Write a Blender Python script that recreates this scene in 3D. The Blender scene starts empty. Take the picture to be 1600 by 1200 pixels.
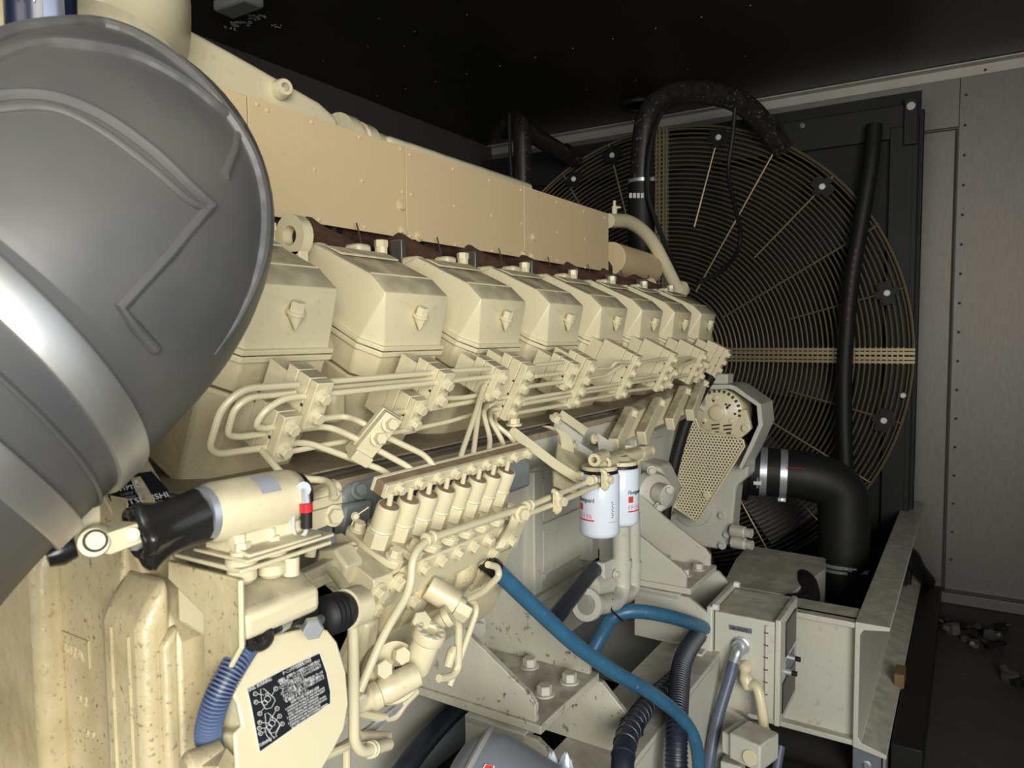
import bpy, bmesh, math, random
from mathutils import Vector, Matrix, bvhtree
random.seed(7)
V = Vector
SC = bpy.context.scene
COL = SC.collection
# ------------------------------------------------------------------ camera
FPX, CX, CY = 1140.0, 800.0, 600.0
YAW, PITCH, ROLL = 0.5608457, 0.0659232, 0.008
CAM = V((0, 0, 1.18))
_f = V((-math.sin(YAW)*math.cos(PITCH), math.cos(YAW)*math.cos(PITCH), -math.sin(PITCH)))
_r = V((math.cos(YAW), math.sin(YAW), 0)); _u = _r.cross(_f)
_r, _u = (math.cos(ROLL)*_r - math.sin(ROLL)*_u), (math.sin(ROLL)*_r + math.cos(ROLL)*_u)
cd = bpy.data.cameras.new('camera'); cam = bpy.data.objects.new('camera', cd); COL.objects.link(cam)
cd.sensor_fit = 'HORIZONTAL'; cd.sensor_width = 36.0; cd.lens = 36.0*FPX/1600.0; cd.clip_start = 0.02; cd.clip_end = 200
M = Matrix((( _r.x, _u.x, -_f.x, 0), (_r.y, _u.y, -_f.y, 0), (_r.z, _u.z, -_f.z, 0), (0, 0, 0, 1)))
cam.matrix_world = Matrix.Translation(CAM) @ M
SC.camera = cam
cd.dof.use_dof = True; cd.dof.focus_distance = 1.15; cd.dof.aperture_fstop = 14.0
SC.view_settings.view_transform = 'Standard'; SC.view_settings.look = 'None'
SC.view_settings.exposure = 0.23; SC.view_settings.gamma = 1.0; SC.view_settings.use_curve_mapping = False

def ray(x, y): return _f + _r*((x-CX)/FPX) - _u*((y-CY)/FPX)
def aX(x, y, X): d = ray(x, y); return CAM + d*((X-CAM.x)/d.x)      # point of the photo's ray on a plane X = const
def aY(x, y, Y): d = ray(x, y); return CAM + d*((Y-CAM.y)/d.y)
def aZ(x, y, Z): d = ray(x, y); return CAM + d*((Z-CAM.z)/d.z)
def aD(x, y, D): return CAM + ray(x, y)*D

# ------------------------------------------------------------------ world, daylight and fill
w = bpy.data.worlds.new('World'); SC.world = w; w.use_nodes = True
bg = w.node_tree.nodes['Background']; bg.inputs[0].default_value = (0.70, 0.84, 1.0, 1); bg.inputs[1].default_value = 0.8
def area(name, loc, target, sx, sy, power, col):
    l = bpy.data.lights.new(name, 'AREA'); l.shape = 'RECTANGLE'; l.size = sx; l.size_y = sy; l.energy = power; l.color = col
    o = bpy.data.objects.new(name, l); COL.objects.link(o); o.location = loc
    o.rotation_euler = (V(target)-V(loc)).to_track_quat('-Z', 'Y').to_euler(); return o
area('daylight_side_door', (1.35, -1.1, 1.45), (-0.8, 0.9, 1.1), 1.5, 1.3, 80, (1.0, 0.97, 0.885))
area('rear_fill_light', (-0.75, -1.9, 1.45), (-0.8, 0.8, 1.15), 1.2, 1.1, 15, (1.0, 0.95, 0.84))  # added fill, hung inside the enclosure to brighten the near end faces

# ------------------------------------------------------------------ materials
MATS = {}
def mat(name, col, rough=0.5, metal=0.0, noise=0.0, nscale=8.0, col2=None, bump=0.0, bscale=150.0, speck=0.0, sscale=60.0,
        speckcol=(0.10, 0.08, 0.05), dust=0.0, dustcol=(0.30, 0.26, 0.20), aniso=None, spec=0.5, coat=0.0):
    m = bpy.data.materials.new(name); m.use_nodes = True; nt = m.node_tree; N, L = nt.nodes, nt.links
    b = N['Principled BSDF']; b.inputs['Roughness'].default_value = rough; b.inputs['Metallic'].default_value = metal
    b.inputs['Specular IOR Level'].default_value = spec; b.inputs['Coat Weight'].default_value = coat
    b.inputs['Base Color'].default_value = (*col, 1)
    tc = N.new('ShaderNodeTexCoord'); src = tc.outputs['Object']
    if aniso:
        mp = N.new('ShaderNodeMapping'); mp.inputs['Scale'].default_value = aniso; L.new(src, mp.inputs[0]); src2 = mp.outputs[0]
    else: src2 = src
    cur = None
    def mix(fac, a, bcol):
        mx = N.new('ShaderNodeMix'); mx.data_type = 'RGBA'
        L.new(fac, mx.inputs[0])
        if a is None: mx.inputs[6].default_value = (*col, 1)
        else: L.new(a, mx.inputs[6])
        mx.inputs[7].default_value = (*bcol, 1); return mx.outputs[2]
    def ramp(v, lo, hi, top=1.0):
        r = N.new('ShaderNodeMapRange'); r.clamp = True
        r.inputs[1].default_value = lo; r.inputs[2].default_value = hi; r.inputs[3].default_value = 0; r.inputs[4].default_value = top
        L.new(v, r.inputs[0]); return r.outputs[0]
    def nz(scale, detail=4, s=None):
        n = N.new('ShaderNodeTexNoise'); n.inputs['Scale'].default_value = scale; n.inputs['Detail'].default_value = detail
        L.new(s or src2, n.inputs[0]); return n.outputs[0]
    if noise: cur = mix(ramp(nz(nscale), 0.35, 0.68, noise), cur, col2 or tuple(c*0.7 for c in col))
    if dust:
        g = N.new('ShaderNodeNewGeometry'); sx = N.new('ShaderNodeSeparateXYZ'); L.new(g.outputs['Normal'], sx.inputs[0])
        up = ramp(sx.outputs[2], 0.35, 0.85, dust); mu = N.new('ShaderNodeMath'); mu.operation = 'MULTIPLY'
        L.new(up, mu.inputs[0]); L.new(ramp(nz(25, 5, src), 0.25, 0.6), mu.inputs[1]); cur = mix(mu.outputs[0], cur, dustcol)
    if speck:
        a = ramp(nz(sscale, 3, src), 0.60 if sscale > 150 else 0.62, 0.70); bb = ramp(nz(6, 2, src), 0.30, 0.62); mu = N.new('ShaderNodeMath'); mu.operation = 'MULTIPLY'
        L.new(a, mu.inputs[0]); L.new(bb, mu.inputs[1]); mu2 = N.new('ShaderNodeMath'); mu2.operation = 'MULTIPLY'
        L.new(mu.outputs[0], mu2.inputs[0]); mu2.inputs[1].default_value = speck; cur = mix(mu2.outputs[0], cur, speckcol)
    if cur is not None: L.new(cur, b.inputs['Base Color'])
    if bump:
        bp = N.new('ShaderNodeBump'); bp.inputs['Strength'].default_value = bump; bp.inputs['Distance'].default_value = 0.002
        L.new(nz(bscale, 3), bp.inputs['Height']); L.new(bp.outputs[0], b.inputs['Normal'])
    MATS[name] = m; return m
CREAM = (0.715, 0.645, 0.43)
mat('cream', CREAM, 0.33, noise=0.25, nscale=9, col2=(0.66, 0.55, 0.33), bump=0.12, bscale=90, speck=0.16, sscale=95, dust=0.95, dustcol=(0.285, 0.245, 0.165))
mat('cream_clean', CREAM, 0.33, noise=0.15, nscale=12, col2=(0.68, 0.58, 0.36), dust=0.25, dustcol=(0.42, 0.36, 0.25))
mat('cream_shield', (0.68, 0.53, 0.31), 0.45, noise=0.2, nscale=5, col2=(0.61, 0.46, 0.26), speck=0.25, sscale=70, speckcol=(0.45, 0.34, 0.2))
mat('cream_cast', (0.70, 0.60, 0.37), 0.30, noise=0.8, nscale=9, col2=(0.38, 0.305, 0.165), bump=0.6, bscale=70, speck=0.95, sscale=210, dust=0.95, dustcol=(0.20, 0.165, 0.105))
mat('cream_rough', (0.66, 0.58, 0.37), 0.34, noise=0.3, nscale=7, col2=(0.56, 0.48, 0.30), bump=0.7, bscale=70, speck=0.2, sscale=120, dust=0.4)
mat('cream_oily_cool_lit', (0.58, 0.56, 0.455), 0.38, noise=0.4, nscale=14, col2=(0.42, 0.39, 0.30), speck=0.9, sscale=75, speckcol=(0.09, 0.08, 0.06), dust=0.75, dustcol=(0.19, 0.165, 0.13))  # specks are oil; the greyer base has the cool light put into it
mat('cream_cool_lit', (0.57, 0.56, 0.475), 0.42, noise=0.3, nscale=6, col2=(0.52, 0.49, 0.40), speck=0.25, sscale=60, dust=0.6, dustcol=(0.25, 0.22, 0.175))  # blue-grey shift puts the cool low light into the cream
mat('deck', (0.36, 0.31, 0.22), 0.55, noise=0.7, nscale=10, col2=(0.20, 0.165, 0.115), speck=0.6, sscale=60)
mat('gasket_rust', (0.11, 0.06, 0.03), 0.8, noise=0.8, nscale=45, col2=(0.42, 0.31, 0.16))
mat('rust', (0.085, 0.034, 0.018), 0.85, noise=0.8, nscale=60, col2=(0.03, 0.015, 0.011), bump=0.8, bscale=160)
mat('joint', (0.055, 0.045, 0.032), 0.8)
mat('rubber', (0.075, 0.076, 0.078), 0.44, noise=0.8, nscale=9, col2=(0.125, 0.117, 0.100), bump=0.12, bscale=40)
mat('rubber_black', (0.009, 0.009, 0.0095), 0.55, noise=0.3, nscale=30, col2=(0.018, 0.017, 0.016), spec=0.35)
mat('boot', (0.014, 0.013, 0.012), 0.22, noise=0.4, nscale=20, col2=(0.035, 0.032, 0.028))
mat('steel_band', (0.78, 0.77, 0.74), 0.45, metal=0.9, noise=0.5, nscale=14, col2=(0.55, 0.50, 0.42), bump=0.05, bscale=60)
mat('zinc', (0.62, 0.65, 0.67), 0.36, metal=0.7, noise=0.3, nscale=40, col2=(0.42, 0.44, 0.45))
mat('galv', (0.20, 0.188, 0.168), 0.5, metal=0.8, noise=0.5, nscale=4, col2=(0.155, 0.145, 0.128), aniso=(30, 30, 5), bump=0.04, bscale=60)
mat('galv_light', (0.46, 0.44, 0.40), 0.5, metal=0.7, noise=0.4, nscale=9, col2=(0.36, 0.34, 0.30))
mat('ceiling_black', (0.012, 0.012, 0.012), 0.42, noise=0.4, nscale=3, col2=(0.02, 0.019, 0.017), speck=0.3, sscale=24, speckcol=(0.022, 0.021, 0.02))
mat('wall_dark', (0.045, 0.043, 0.04), 0.6, noise=0.4, nscale=3)
mat('black_metal', (0.007, 0.007, 0.0073), 0.55, noise=0.35, nscale=8, col2=(0.013, 0.0125, 0.012), spec=0.35)
mat('shroud', (0.008, 0.0078, 0.0075), 0.6, spec=0.3)
mat('core_dark', (0.004, 0.004, 0.004), 0.9)
mat('blade', (0.024, 0.025, 0.028), 0.45)
mat('guard_gold', (0.33, 0.27, 0.16), 0.42, metal=0.75, noise=0.4, nscale=20, col2=(0.25, 0.20, 0.11))
mat('white_bolt', (0.75, 0.75, 0.72), 0.4)
mat('pipe_black', (0.012, 0.0115, 0.011), 0.36, noise=0.5, nscale=28, col2=(0.04, 0.028, 0.02), speck=0.6, sscale=80, speckcol=(0.3, 0.28, 0.25))
mat('blue_hose', (0.032, 0.115, 0.20), 0.36, noise=0.4, nscale=26, col2=(0.045, 0.17, 0.29), speck=0.5, sscale=130, speckcol=(0.25, 0.38, 0.48))
mat('navy_hose', (0.014, 0.018, 0.032), 0.42, noise=0.4, nscale=30, col2=(0.024, 0.030, 0.05))
mat('loom_blue', (0.12, 0.165, 0.30), 0.36)
mat('conduit_grey', (0.085, 0.10, 0.155), 0.40, noise=0.3, nscale=40, col2=(0.13, 0.15, 0.22))
mat('tank_grey', (0.185, 0.20, 0.225), 0.33, noise=0.5, nscale=7, col2=(0.14, 0.15, 0.17))
mat('filter_white', (0.72, 0.77, 0.86), 0.16, coat=0.4)
mat('red_print', (0.62, 0.045, 0.035), 0.35)
mat('dull_red', (0.16, 0.022, 0.02), 0.5)
mat('pink_print', (0.72, 0.30, 0.28), 0.35)
mat('black_print', (0.012, 0.012, 0.014), 0.4)
mat('label_black', (0.014, 0.014, 0.016), 0.34)
mat('label_white', (0.72, 0.72, 0.70), 0.5)
mat('label_grey', (0.26, 0.255, 0.245), 0.4)
mat('label_purple', (0.16, 0.15, 0.19), 0.4)
mat('sticker_grey', (0.34, 0.35, 0.37), 0.35)
mat('red_sleeve', (0.60, 0.02, 0.035), 0.3)
mat('wire_white', (0.5, 0.48, 0.45), 0.4)
mat('blue_grey', (0.24, 0.27, 0.275), 0.40, noise=0.35, nscale=10, col2=(0.19, 0.21, 0.215), speck=0.3, sscale=70)
mat('floor_dark', (0.060, 0.056, 0.05), 0.62, noise=0.6, nscale=5, col2=(0.036, 0.034, 0.03), speck=0.6, sscale=45, speckcol=(0.13, 0.12, 0.10))
mat('ground', (0.36, 0.34, 0.31), 0.9, noise=0.4, nscale=2)
mat('wood', (0.20, 0.12, 0.055), 0.7, noise=0.6, nscale=12, col2=(0.12, 0.07, 0.03))
mat('lamp_glass', (0.16, 0.165, 0.15), 0.12, coat=0.5)
mat('can_navy', (0.010, 0.014, 0.04), 0.25)
mat('can_silver', (0.62, 0.66, 0.78), 0.2, metal=0.8)
mat('white_flake', (0.5, 0.5, 0.47), 0.8)
mat('brown_tag', (0.22, 0.14, 0.09), 0.6, noise=0.5, nscale=60, col2=(0.36, 0.29, 0.18))
def perforated():
    m = mat('perforated_cream', CREAM, 0.45); nt = m.node_tree; N, L = nt.nodes, nt.links
    b = N['Principled BSDF']; out = N['Material Output']
    tc = N.new('ShaderNodeTexCoord'); sp = N.new('ShaderNodeSeparateXYZ'); L.new(tc.outputs['Object'], sp.inputs[0])
    def math_(op, a, bb):
        n = N.new('ShaderNodeMath'); n.operation = op
        for i, v in enumerate((a, bb)):
            if isinstance(v, (int, float)): n.inputs[i].default_value = v
            elif v is not None: L.new(v, n.inputs[i])
        return n.outputs[0]
    P = 0.0105
    def dots(ox, oz):
        x = math_('SUBTRACT', math_('FRACT', math_('ADD', math_('DIVIDE', sp.outputs[0], P), ox), None), 0.5)
        z = math_('SUBTRACT', math_('FRACT', math_('ADD', math_('DIVIDE', sp.outputs[2], P*1.732), oz), None), 0.5)
        z = math_('MULTIPLY', z, 1.732)
        return math_('LESS_THAN', math_('ADD', math_('MULTIPLY', x, x), math_('MULTIPLY', z, z)), 0.088)
    h = math_('MAXIMUM', dots(0, 0), dots(0.5, 0.5))
    tr = N.new('ShaderNodeBsdfTransparent'); mx = N.new('ShaderNodeMixShader')
    L.new(h, mx.inputs[0]); L.new(b.outputs[0], mx.inputs[1]); L.new(tr.outputs[0], mx.inputs[2]); L.new(mx.outputs[0], out.inputs[0])
perforated()

# ------------------------------------------------------------------ mesh helpers
def basis(ax):
    z = V(ax).normalized(); t = V((0, 0, 1)) if abs(z.z) < 0.9 else V((1, 0, 0))
    x = t.cross(z).normalized(); return x, z.cross(x), z
def round_path(pts, rad, seg=5):
    pts = [V(p) for p in pts]; out = [pts[0]]
    for i in range(1, len(pts)-1):
        a, b, c = pts[i-1], pts[i], pts[i+1]; d1, d2 = (a-b), (c-b); l1, l2 = d1.length, d2.length
        if l1 < 1e-6 or l2 < 1e-6: continue
        if d1.normalized().dot(d2.normalized()) < -0.995: out.append(b); continue
        r = min(rad, l1*0.49, l2*0.49); p, q = b+d1/l1*r, b+d2/l2*r
        for k in range(seg+1):
            t = k/seg; out.append(p*(1-t)**2 + b*2*t*(1-t) + q*t*t)
    out.append(pts[-1]); return out
def spline(pts, n=8):
    pts = [V(p) for p in pts]; P = [pts[0]*2-pts[1]]+pts+[pts[-1]*2-pts[-2]]; out = []
    for i in range(1, len(P)-2):
        for k in range(n):
            t = k/n; a, b, c, d = P[i-1], P[i], P[i+1], P[i+2]
            out.append(0.5*((2*b)+(c-a)*t+(2*a-5*b+4*c-d)*t*t+(3*b-a-3*c+d)*t**3))
    out.append(pts[-1]); return out
class MB:
    def __init__(s): s.v = []; s.f = []; s.m = []
    def add(s, vs, fs, mi=0):
        o = len(s.v); s.v += [V(p) for p in vs]; s.f += [tuple(i+o for i in f) for f in fs]; s.m += [mi]*len(fs); return s
    def box(s, c, d, ax=None, mi=0):
        ax = ax or (V((1, 0, 0)), V((0, 1, 0)), V((0, 0, 1))); c = V(c); vs = []
        for i in (-1, 1):
            for j in (-1, 1):
                for k in (-1, 1): vs.append(c+ax[0]*(i*d[0]/2)+ax[1]*(j*d[1]/2)+ax[2]*(k*d[2]/2))
        F = [(0, 1, 3, 2), (4, 6, 7, 5), (0, 4, 5, 1), (2, 3, 7, 6), (0, 2, 6, 4), (1, 5, 7, 3)]
        if ax[0].cross(ax[1]).dot(ax[2]) < 0: F = [f[::-1] for f in F]
        return s.add(vs, F, mi)
    def b2(s, lo, hi, mi=0): lo, hi = V(lo), V(hi); return s.box((lo+hi)/2, [abs(x) for x in (hi-lo)], None, mi)
    def prism(s, poly, vec, mi=0):
        poly = [V(p) for p in poly]; vec = V(vec); n = len(poly); nn = V((0, 0, 0))
        for i in range(n): nn += poly[i].cross(poly[(i+1) % n])
        if nn.dot(vec) > 0: poly = poly[::-1]
        return s.add(poly+[p+vec for p in poly], [tuple(range(n)), tuple(range(2*n-1, n-1, -1))]+[(i, i+n, (i+1) % n+n, (i+1) % n) for i in range(n)], mi)
    def loft(s, rings, cap=True, mi=0):
        n = len(rings[0]); vs = [p for r in rings for p in r]; fs = []
        for k in range(len(rings)-1):
            for i in range(n): fs.append((k*n+i, k*n+(i+1) % n, (k+1)*n+(i+1) % n, (k+1)*n+i))
        if cap: fs += [tuple(range(n-1, -1, -1)), tuple(range((len(rings)-1)*n, len(rings)*n))]
        return s.add(vs, fs, mi)
    def lathe(s, p, ax, prof, n=24, mi=0, cap=True):
        x, y, z = basis(ax); p = V(p)
        return s.loft([[p+z*t+(x*math.cos(2*math.pi*i/n)+y*math.sin(2*math.pi*i/n))*r for i in range(n)] for t, r in prof], cap, mi)
    def cyl(s, a, b, r, n=16, r2=None, mi=0):
        a, b = V(a), V(b); return s.lathe(a, b-a, [(0, r), ((b-a).length, r2 if r2 else r)], n, mi)
    def hexa(s, p, ax, r, h, rot=0.0, mi=0):
        x, y, z = basis(ax); p = V(p); R = lambda t, q: [p+z*t+(x*math.cos(rot+math.pi*i/3)+y*math.sin(rot+math.pi*i/3))*q for i in range(6)]
        return s.loft([R(0, r), R(h*0.9, r), R(h, r*0.88)], True, mi)
    def tube(s, pts, r, n=10, closed=False, cap=True, mi=0):
        pts = [V(p) for p in pts]; m = len(pts); rf = r if callable(r) else (lambda t: r); rings = []
        tan = []
        for i in range(m):
            a = pts[(i-1) % m] if closed or i else pts[i]; b = pts[(i+1) % m] if closed or i < m-1 else pts[i]
            tan.append((b-a).normalized())
        x, y, _ = basis(tan[0])
        for i in range(m):
            if i: q = tan[i-1].rotation_difference(tan[i]); x = (q @ x).normalized()
            x = (x-tan[i]*x.dot(tan[i])).normalized(); y = tan[i].cross(x); rr = rf(i/max(1, m-1))
            rings.append([pts[i]+(x*math.cos(2*math.pi*k/n)+y*math.sin(2*math.pi*k/n))*rr for k in range(n)])
        if closed: rings.append(rings[0]); cap = False
        return s.loft(rings, cap, mi)
    def ring(s, c, ax, R, r, n=24, k=8, mi=0, a0=0, a1=None):
        x, y, z = basis(ax); c = V(c)
        if a1 is None: return s.tube([c+(x*math.cos(2*math.pi*i/n)+y*math.sin(2*math.pi*i/n))*R for i in range(n)], r, k, True, False, mi)
        return s.tube([c+(x*math.cos(a0+(a1-a0)*i/n)+y*math.sin(a0+(a1-a0)*i/n))*R for i in range(n+1)], r, k, False, True, mi)
    def mesh(s, name, mats, off, ang=32):
        me = bpy.data.meshes.new(name); me.from_pydata([p-off for p in s.v], [], s.f); me.validate()
        bm = bmesh.new(); bm.from_mesh(me); bmesh.ops.recalc_face_normals(bm, faces=bm.faces) ; bm.to_mesh(me); bm.free()
        for mm in mats: me.materials.append(MATS[mm])
        if len(mats) > 1 and len(s.m) == len(me.polygons): me.polygons.foreach_set('material_index', s.m)
        me.polygons.foreach_set('use_smooth', [True]*len(me.polygons)); me.set_sharp_from_angle(angle=math.radians(ang)); me.update(); return me
def tag(o, label=None, cat=None, group=None, kind=None):
    if label: o['label'] = label
    if cat: o['category'] = cat
    if group: o['group'] = group
    if kind: o['kind'] = kind
    return o
def add_bevel(o, wdt, seg=2, ang=35):
    if wdt:
        b = o.modifiers.new('bevel', 'BEVEL'); b.width = wdt; b.segments = seg; b.limit_method = 'ANGLE'; b.angle_limit = math.radians(ang); b.harden_normals = False
    return o
BOLT = {}
def bolt_mesh(r, h, m, washer=True):
    k = (round(r, 4), round(h, 4), m, washer)
    if k not in BOLT:
        b = MB()
        if washer: b.lathe((0, 0, 0), (0, 0, 1), [(-0.002, r*1.38), (r*0.16, r*1.38), (r*0.22, r*1.25)], 20)
        b.hexa((0, 0, r*0.18 if washer else -0.001), (0, 0, 1), r, h)
        BOLT[k] = b.mesh('bolt', [m], V((0, 0, 0)), 30)
    return BOLT[k]
class Thing:
    def __init__(s, name, label, cat, loc, group=None, kind=None):
        s.loc = V(loc); s.o = bpy.data.objects.new(name, None); s.o.empty_display_size = 0.02; COL.objects.link(s.o); s.o.location = s.loc
        tag(s.o, label, cat, group, kind)
    def part(s, name, mb, m, bev=0, ang=32, parent=None, label=None, seg=2):
        ms = m if isinstance(m, (list, tuple)) else [m]
        o = bpy.data.objects.new(name, mb.mesh(name, ms, s.loc, ang)); COL.objects.link(o); o.parent = parent or s.o
        if label: o['label'] = label
        return add_bevel(o, bev, seg)
    def bolt(s, p, n, r=0.008, h=None, m='cream_clean', name='bolt', parent=None, washer=True, spin=None):
        o = bpy.data.objects.new(name, bolt_mesh(r, h or r*0.95, m, washer)); COL.objects.link(o); o.parent = parent or s.o
        x, y, z = basis(n); a = random.uniform(0, 1) if spin is None else spin
        R = Matrix((x, y, z)).transposed(); o.location = V(p)-s.loc; o.rotation_euler = (R @ Matrix.Rotation(a, 3, 'Z')).to_euler(); return o
    def text(s, name, body, p, right, up, size, m, parent=None, ext=0.0003, align='LEFT', label=None, fit=None):
        c = bpy.data.curves.new(name, 'FONT'); c.body = body; c.size = size; c.extrude = ext; c.align_x = align; c.resolution_u = 2
        c.materials.append(MATS[m]); tmp = bpy.data.objects.new('tmp', c); COL.objects.link(tmp)
        me = bpy.data.meshes.new_from_object(tmp.evaluated_get(bpy.context.evaluated_depsgraph_get())); bpy.data.objects.remove(tmp); bpy.data.curves.remove(c)
        o = bpy.data.objects.new(name, me); COL.objects.link(o); o.parent = parent or s.o
        r = V(right).normalized(); u = V(up); u = (u-r*u.dot(r)).normalized(); n = r.cross(u)
        sx = 1.0
        if fit and len(me.vertices):
            wd = max(v.co.x for v in me.vertices); sx = fit/wd if wd > 1e-6 else 1.0
        me.transform(Matrix.Diagonal((sx, 1, 1, 1)))
        o.matrix_local = Matrix.Translation(V(p)-s.loc) @ Matrix((r, u, n)).transposed().to_4x4()
        if label: o['label'] = label
        return o
def solo(name, label, cat, mb, m, bev=0, ang=32, group=None, kind=None, loc=None):
    lo = V([min(p[i] for p in mb.v) for i in range(3)]); hi = V([max(p[i] for p in mb.v) for i in range(3)])
    off = V(loc) if loc else V(((lo.x+hi.x)/2, (lo.y+hi.y)/2, lo.z))
    o = bpy.data.objects.new(name, mb.mesh(name, m if isinstance(m, (list, tuple)) else [m], off, ang)); COL.objects.link(o); o.location = off
    tag(o, label, cat, group, kind); return add_bevel(o, bev)
def struct(name, mb, m, parent=None, bev=0):
    o = bpy.data.objects.new(name, mb.mesh(name, m if isinstance(m, (list, tuple)) else [m], V((0, 0, 0)))); COL.objects.link(o)
    if parent: o.parent = parent
    else: o['kind'] = 'structure'
    return add_bevel(o, bev)
def copy_tree(o, parent=None):
    c = o.copy(); COL.objects.link(c); c.parent = parent
    for ch in list(o.children): copy_tree(ch, c)
    return c
# ================================================================== the enclosure
ZC, YB, XL, XR, Y0 = 2.30, 3.70, -2.47, 0.85, -3.2
seamY = aZ(800, 102, ZC).y
fl = struct('floor', MB().b2((XL, Y0, -0.05), (XR, YB, 0)), 'floor_dark')
struct('ground_outside', MB().b2((-12, -14, -0.12), (14, 9, -0.06)), 'ground')
ce = struct('ceiling', MB().b2((XL, Y0, ZC+0.012), (XR, YB, ZC+0.06)), 'ceiling_black')
struct('panel', MB().b2((XL, Y0, ZC), (XR, seamY, ZC+0.012)), 'ceiling_black', ce)
struct('panel', MB().b2((XL, seamY+0.003, ZC+0.002), (XR, YB, ZC+0.012)), 'ceiling_black', ce)
for k in range(16):
    struct('screw', MB().lathe((XL+0.1+k*0.17, seamY-0.02, ZC), (0, 0, -1), [(0, 0.0038), (0.002, 0.003)], 8), 'galv', ce)
for x, y in ((728*.5+800, 88), (550*.5+800, 108), (387*.5+800, 125), (233*.5+800, 140), (632, 72), (648, 49), (575, 73), (592, 29), (730, 23), (505, 95)):
    p = aZ(x, y, ZC); struct('screw', MB().lathe(p, (0, 0, -1), [(0, 0.003), (0.002, 0.002)], 8), 'galv', ce)
fm = MB()
for (x, y, s) in ((372, 38, .030), (384, 36, .020), (398, 26, .030), (408, 28, .014), (360, 44, .012), (432, 40, .009)):
    for k in range(9):
        p = aZ(x+random.uniform(-9, 9), y+random.uniform(-4, 4), ZC)
        n = 6; fm.loft([[p+V((math.cos(i*1.047)*s*.35*random.uniform(.4, 1), math.sin(i*1.047)*s*.35*random.uniform(.4, 1), -zz)) for i in range(n)] for zz in (0, .0012)])
struct('paint_flakes', fm, 'white_flake', ce)
struct('wall_left', MB().b2((XL-0.05, Y0, 0), (XL, YB, ZC+.06)), 'wall_dark')
wl = struct('baseboard_left', MB().b2((XL, Y0, ZC-0.14), (XL+0.02, YB, ZC)), 'wall_dark')
struct('wall_right', MB().b2((XR, 1.05, 0), (XR+0.05, YB, ZC+.06)), 'galv')
struct('shading_sill_right', MB().b2((XR, Y0, 0), (XR+0.05, 1.05, .62)), 'galv')  # unseen door sill, added to keep daylight off the low parts
struct('trim_1', MB().b2((XR, Y0, ZC-.12), (XR+0.05, 1.05, ZC+.06)), 'galv')
wb = struct('wall_back', MB().b2((XL, YB+0.02, 0), (XR, YB+0.06, ZC+.06)), 'galv')
struct('panel', MB().b2((-0.066, YB-0.002, 0.045), (XR, YB+0.02, ZC-0.012)), 'galv', wb)
struct('panel', MB().b2((XL, YB-0.0, 2.055), (-0.069, YB+0.02, ZC-0.012)), 'galv', wb)
struct('panel', MB().b2((-0.30, YB+0.0126, 0.045), (-0.082, YB+0.02, 2.043)), 'joint', wb)
struct('gap', MB().b2((-0.30, YB+0.010, 0.045), (-0.072, YB+0.0125, 2.05)), 'joint', wb)
struct('panel', MB().b2((-0.30, YB-0.002, 0.045), (-0.081, YB+0.0124, 2.040)), 'galv', wb)
struct('panel', MB().b2((XL, YB, 0.045), (-0.32, YB+0.02, 2.043)), 'wall_dark', wb)
struct('trim_2', MB().b2((XL, YB-0.055, ZC-0.006), (XR, YB, ZC)).b2((XL, YB-0.006, ZC-0.045), (XR, YB-0.001, ZC)), 'galv_light')
struct('baseboard_back', MB().b2((-0.35, YB-0.06, -0.0), (XR, YB, 0.05)), 'galv', bev=0.004)
for k in range(17):
    z = 0.18+k*0.125; struct('rivet', MB().lathe((-0.045, YB-0.002, z), (0, -1, 0), [(0, .006), (.003, .004)], 8), 'joint', wb)
for k in range(5): struct('rivet', MB().lathe((0.02+k*0.18, YB-0.006, ZC-.03), (0, -1, 0), [(0, .006), (.003, .004)], 8), 'joint', wb)
# vent ring in the ceiling
p = aZ(1000, 160, ZC)
t = Thing('ceiling_flange', 'round dark flange on the black ceiling behind the upper coolant pipe', 'flange', p)
t.part('rim', MB().ring(p-V((0, 0, .012)), (0, 0, 1), 0.085, 0.012, 28), 'black_metal'); t.part('cover', MB().lathe(p, (0, 0, -1), [(0, .08), (.008, .075)], 24), 'black_metal')
# ceiling lamp
p = aZ(372, -14, ZC)
t = Thing('ceiling_lamp', 'glass ceiling lamp fitting above the engine at the top of the photo', 'lamp', p)
t.part('housing', MB().b2(p+V((-.09, -.05, -.02)), p+V((.09, .05, 0))), 'galv_light', .006)
t.part('lens', MB().b2(p+V((-.08, -.042, -.06)), p+V((.08, .042, -.02))), 'lamp_glass', .012)

# ================================================================== radiator
RY = 3.45; FC = V((-1.275, RY-0.05, 1.085)); FR = 1.075
rad = Thing('radiator', 'tall black radiator with fan shroud filling the far end of the enclosure', 'radiator', (-1.28, 3.55, 0))
XA, XB2 = -2.36, -0.2
rad.part('core', MB().b2((XA+.1, RY+.14, .02), (XB2-.1, RY+.2, 2.0)), 'core_dark')
sh = MB(); n = 64; sq = []; ci = []
for i in range(n):
    a = 2*math.pi*i/n; c, s_ = math.cos(a), math.sin(a); k = 1/max(abs(c)/1.0, abs(s_)/1.0)
    ex = (XB2-.1-FC.x) if c > 0 else (FC.x-XA-.1); ez = (2.0-FC.z) if s_ > 0 else (FC.z-.01)
    sq.append(V((FC.x+c*k*max(ex, FR*1.005), RY, FC.z+s_*k*max(ez, FR*1.0)))); ci.append(V((FC.x+c*FR*.995, RY, FC.z+s_*FR*.995)))
ci2 = [p+V((0, .12, 0)) for p in ci]
sh.loft([sq, ci, ci2], False); rad.part('shroud', sh, 'shroud')
rad.part('top_beam', MB().b2((XA, RY-.02, 1.975), (XB2-.02, RY+.16, 2.11)), 'black_metal', .004)
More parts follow.
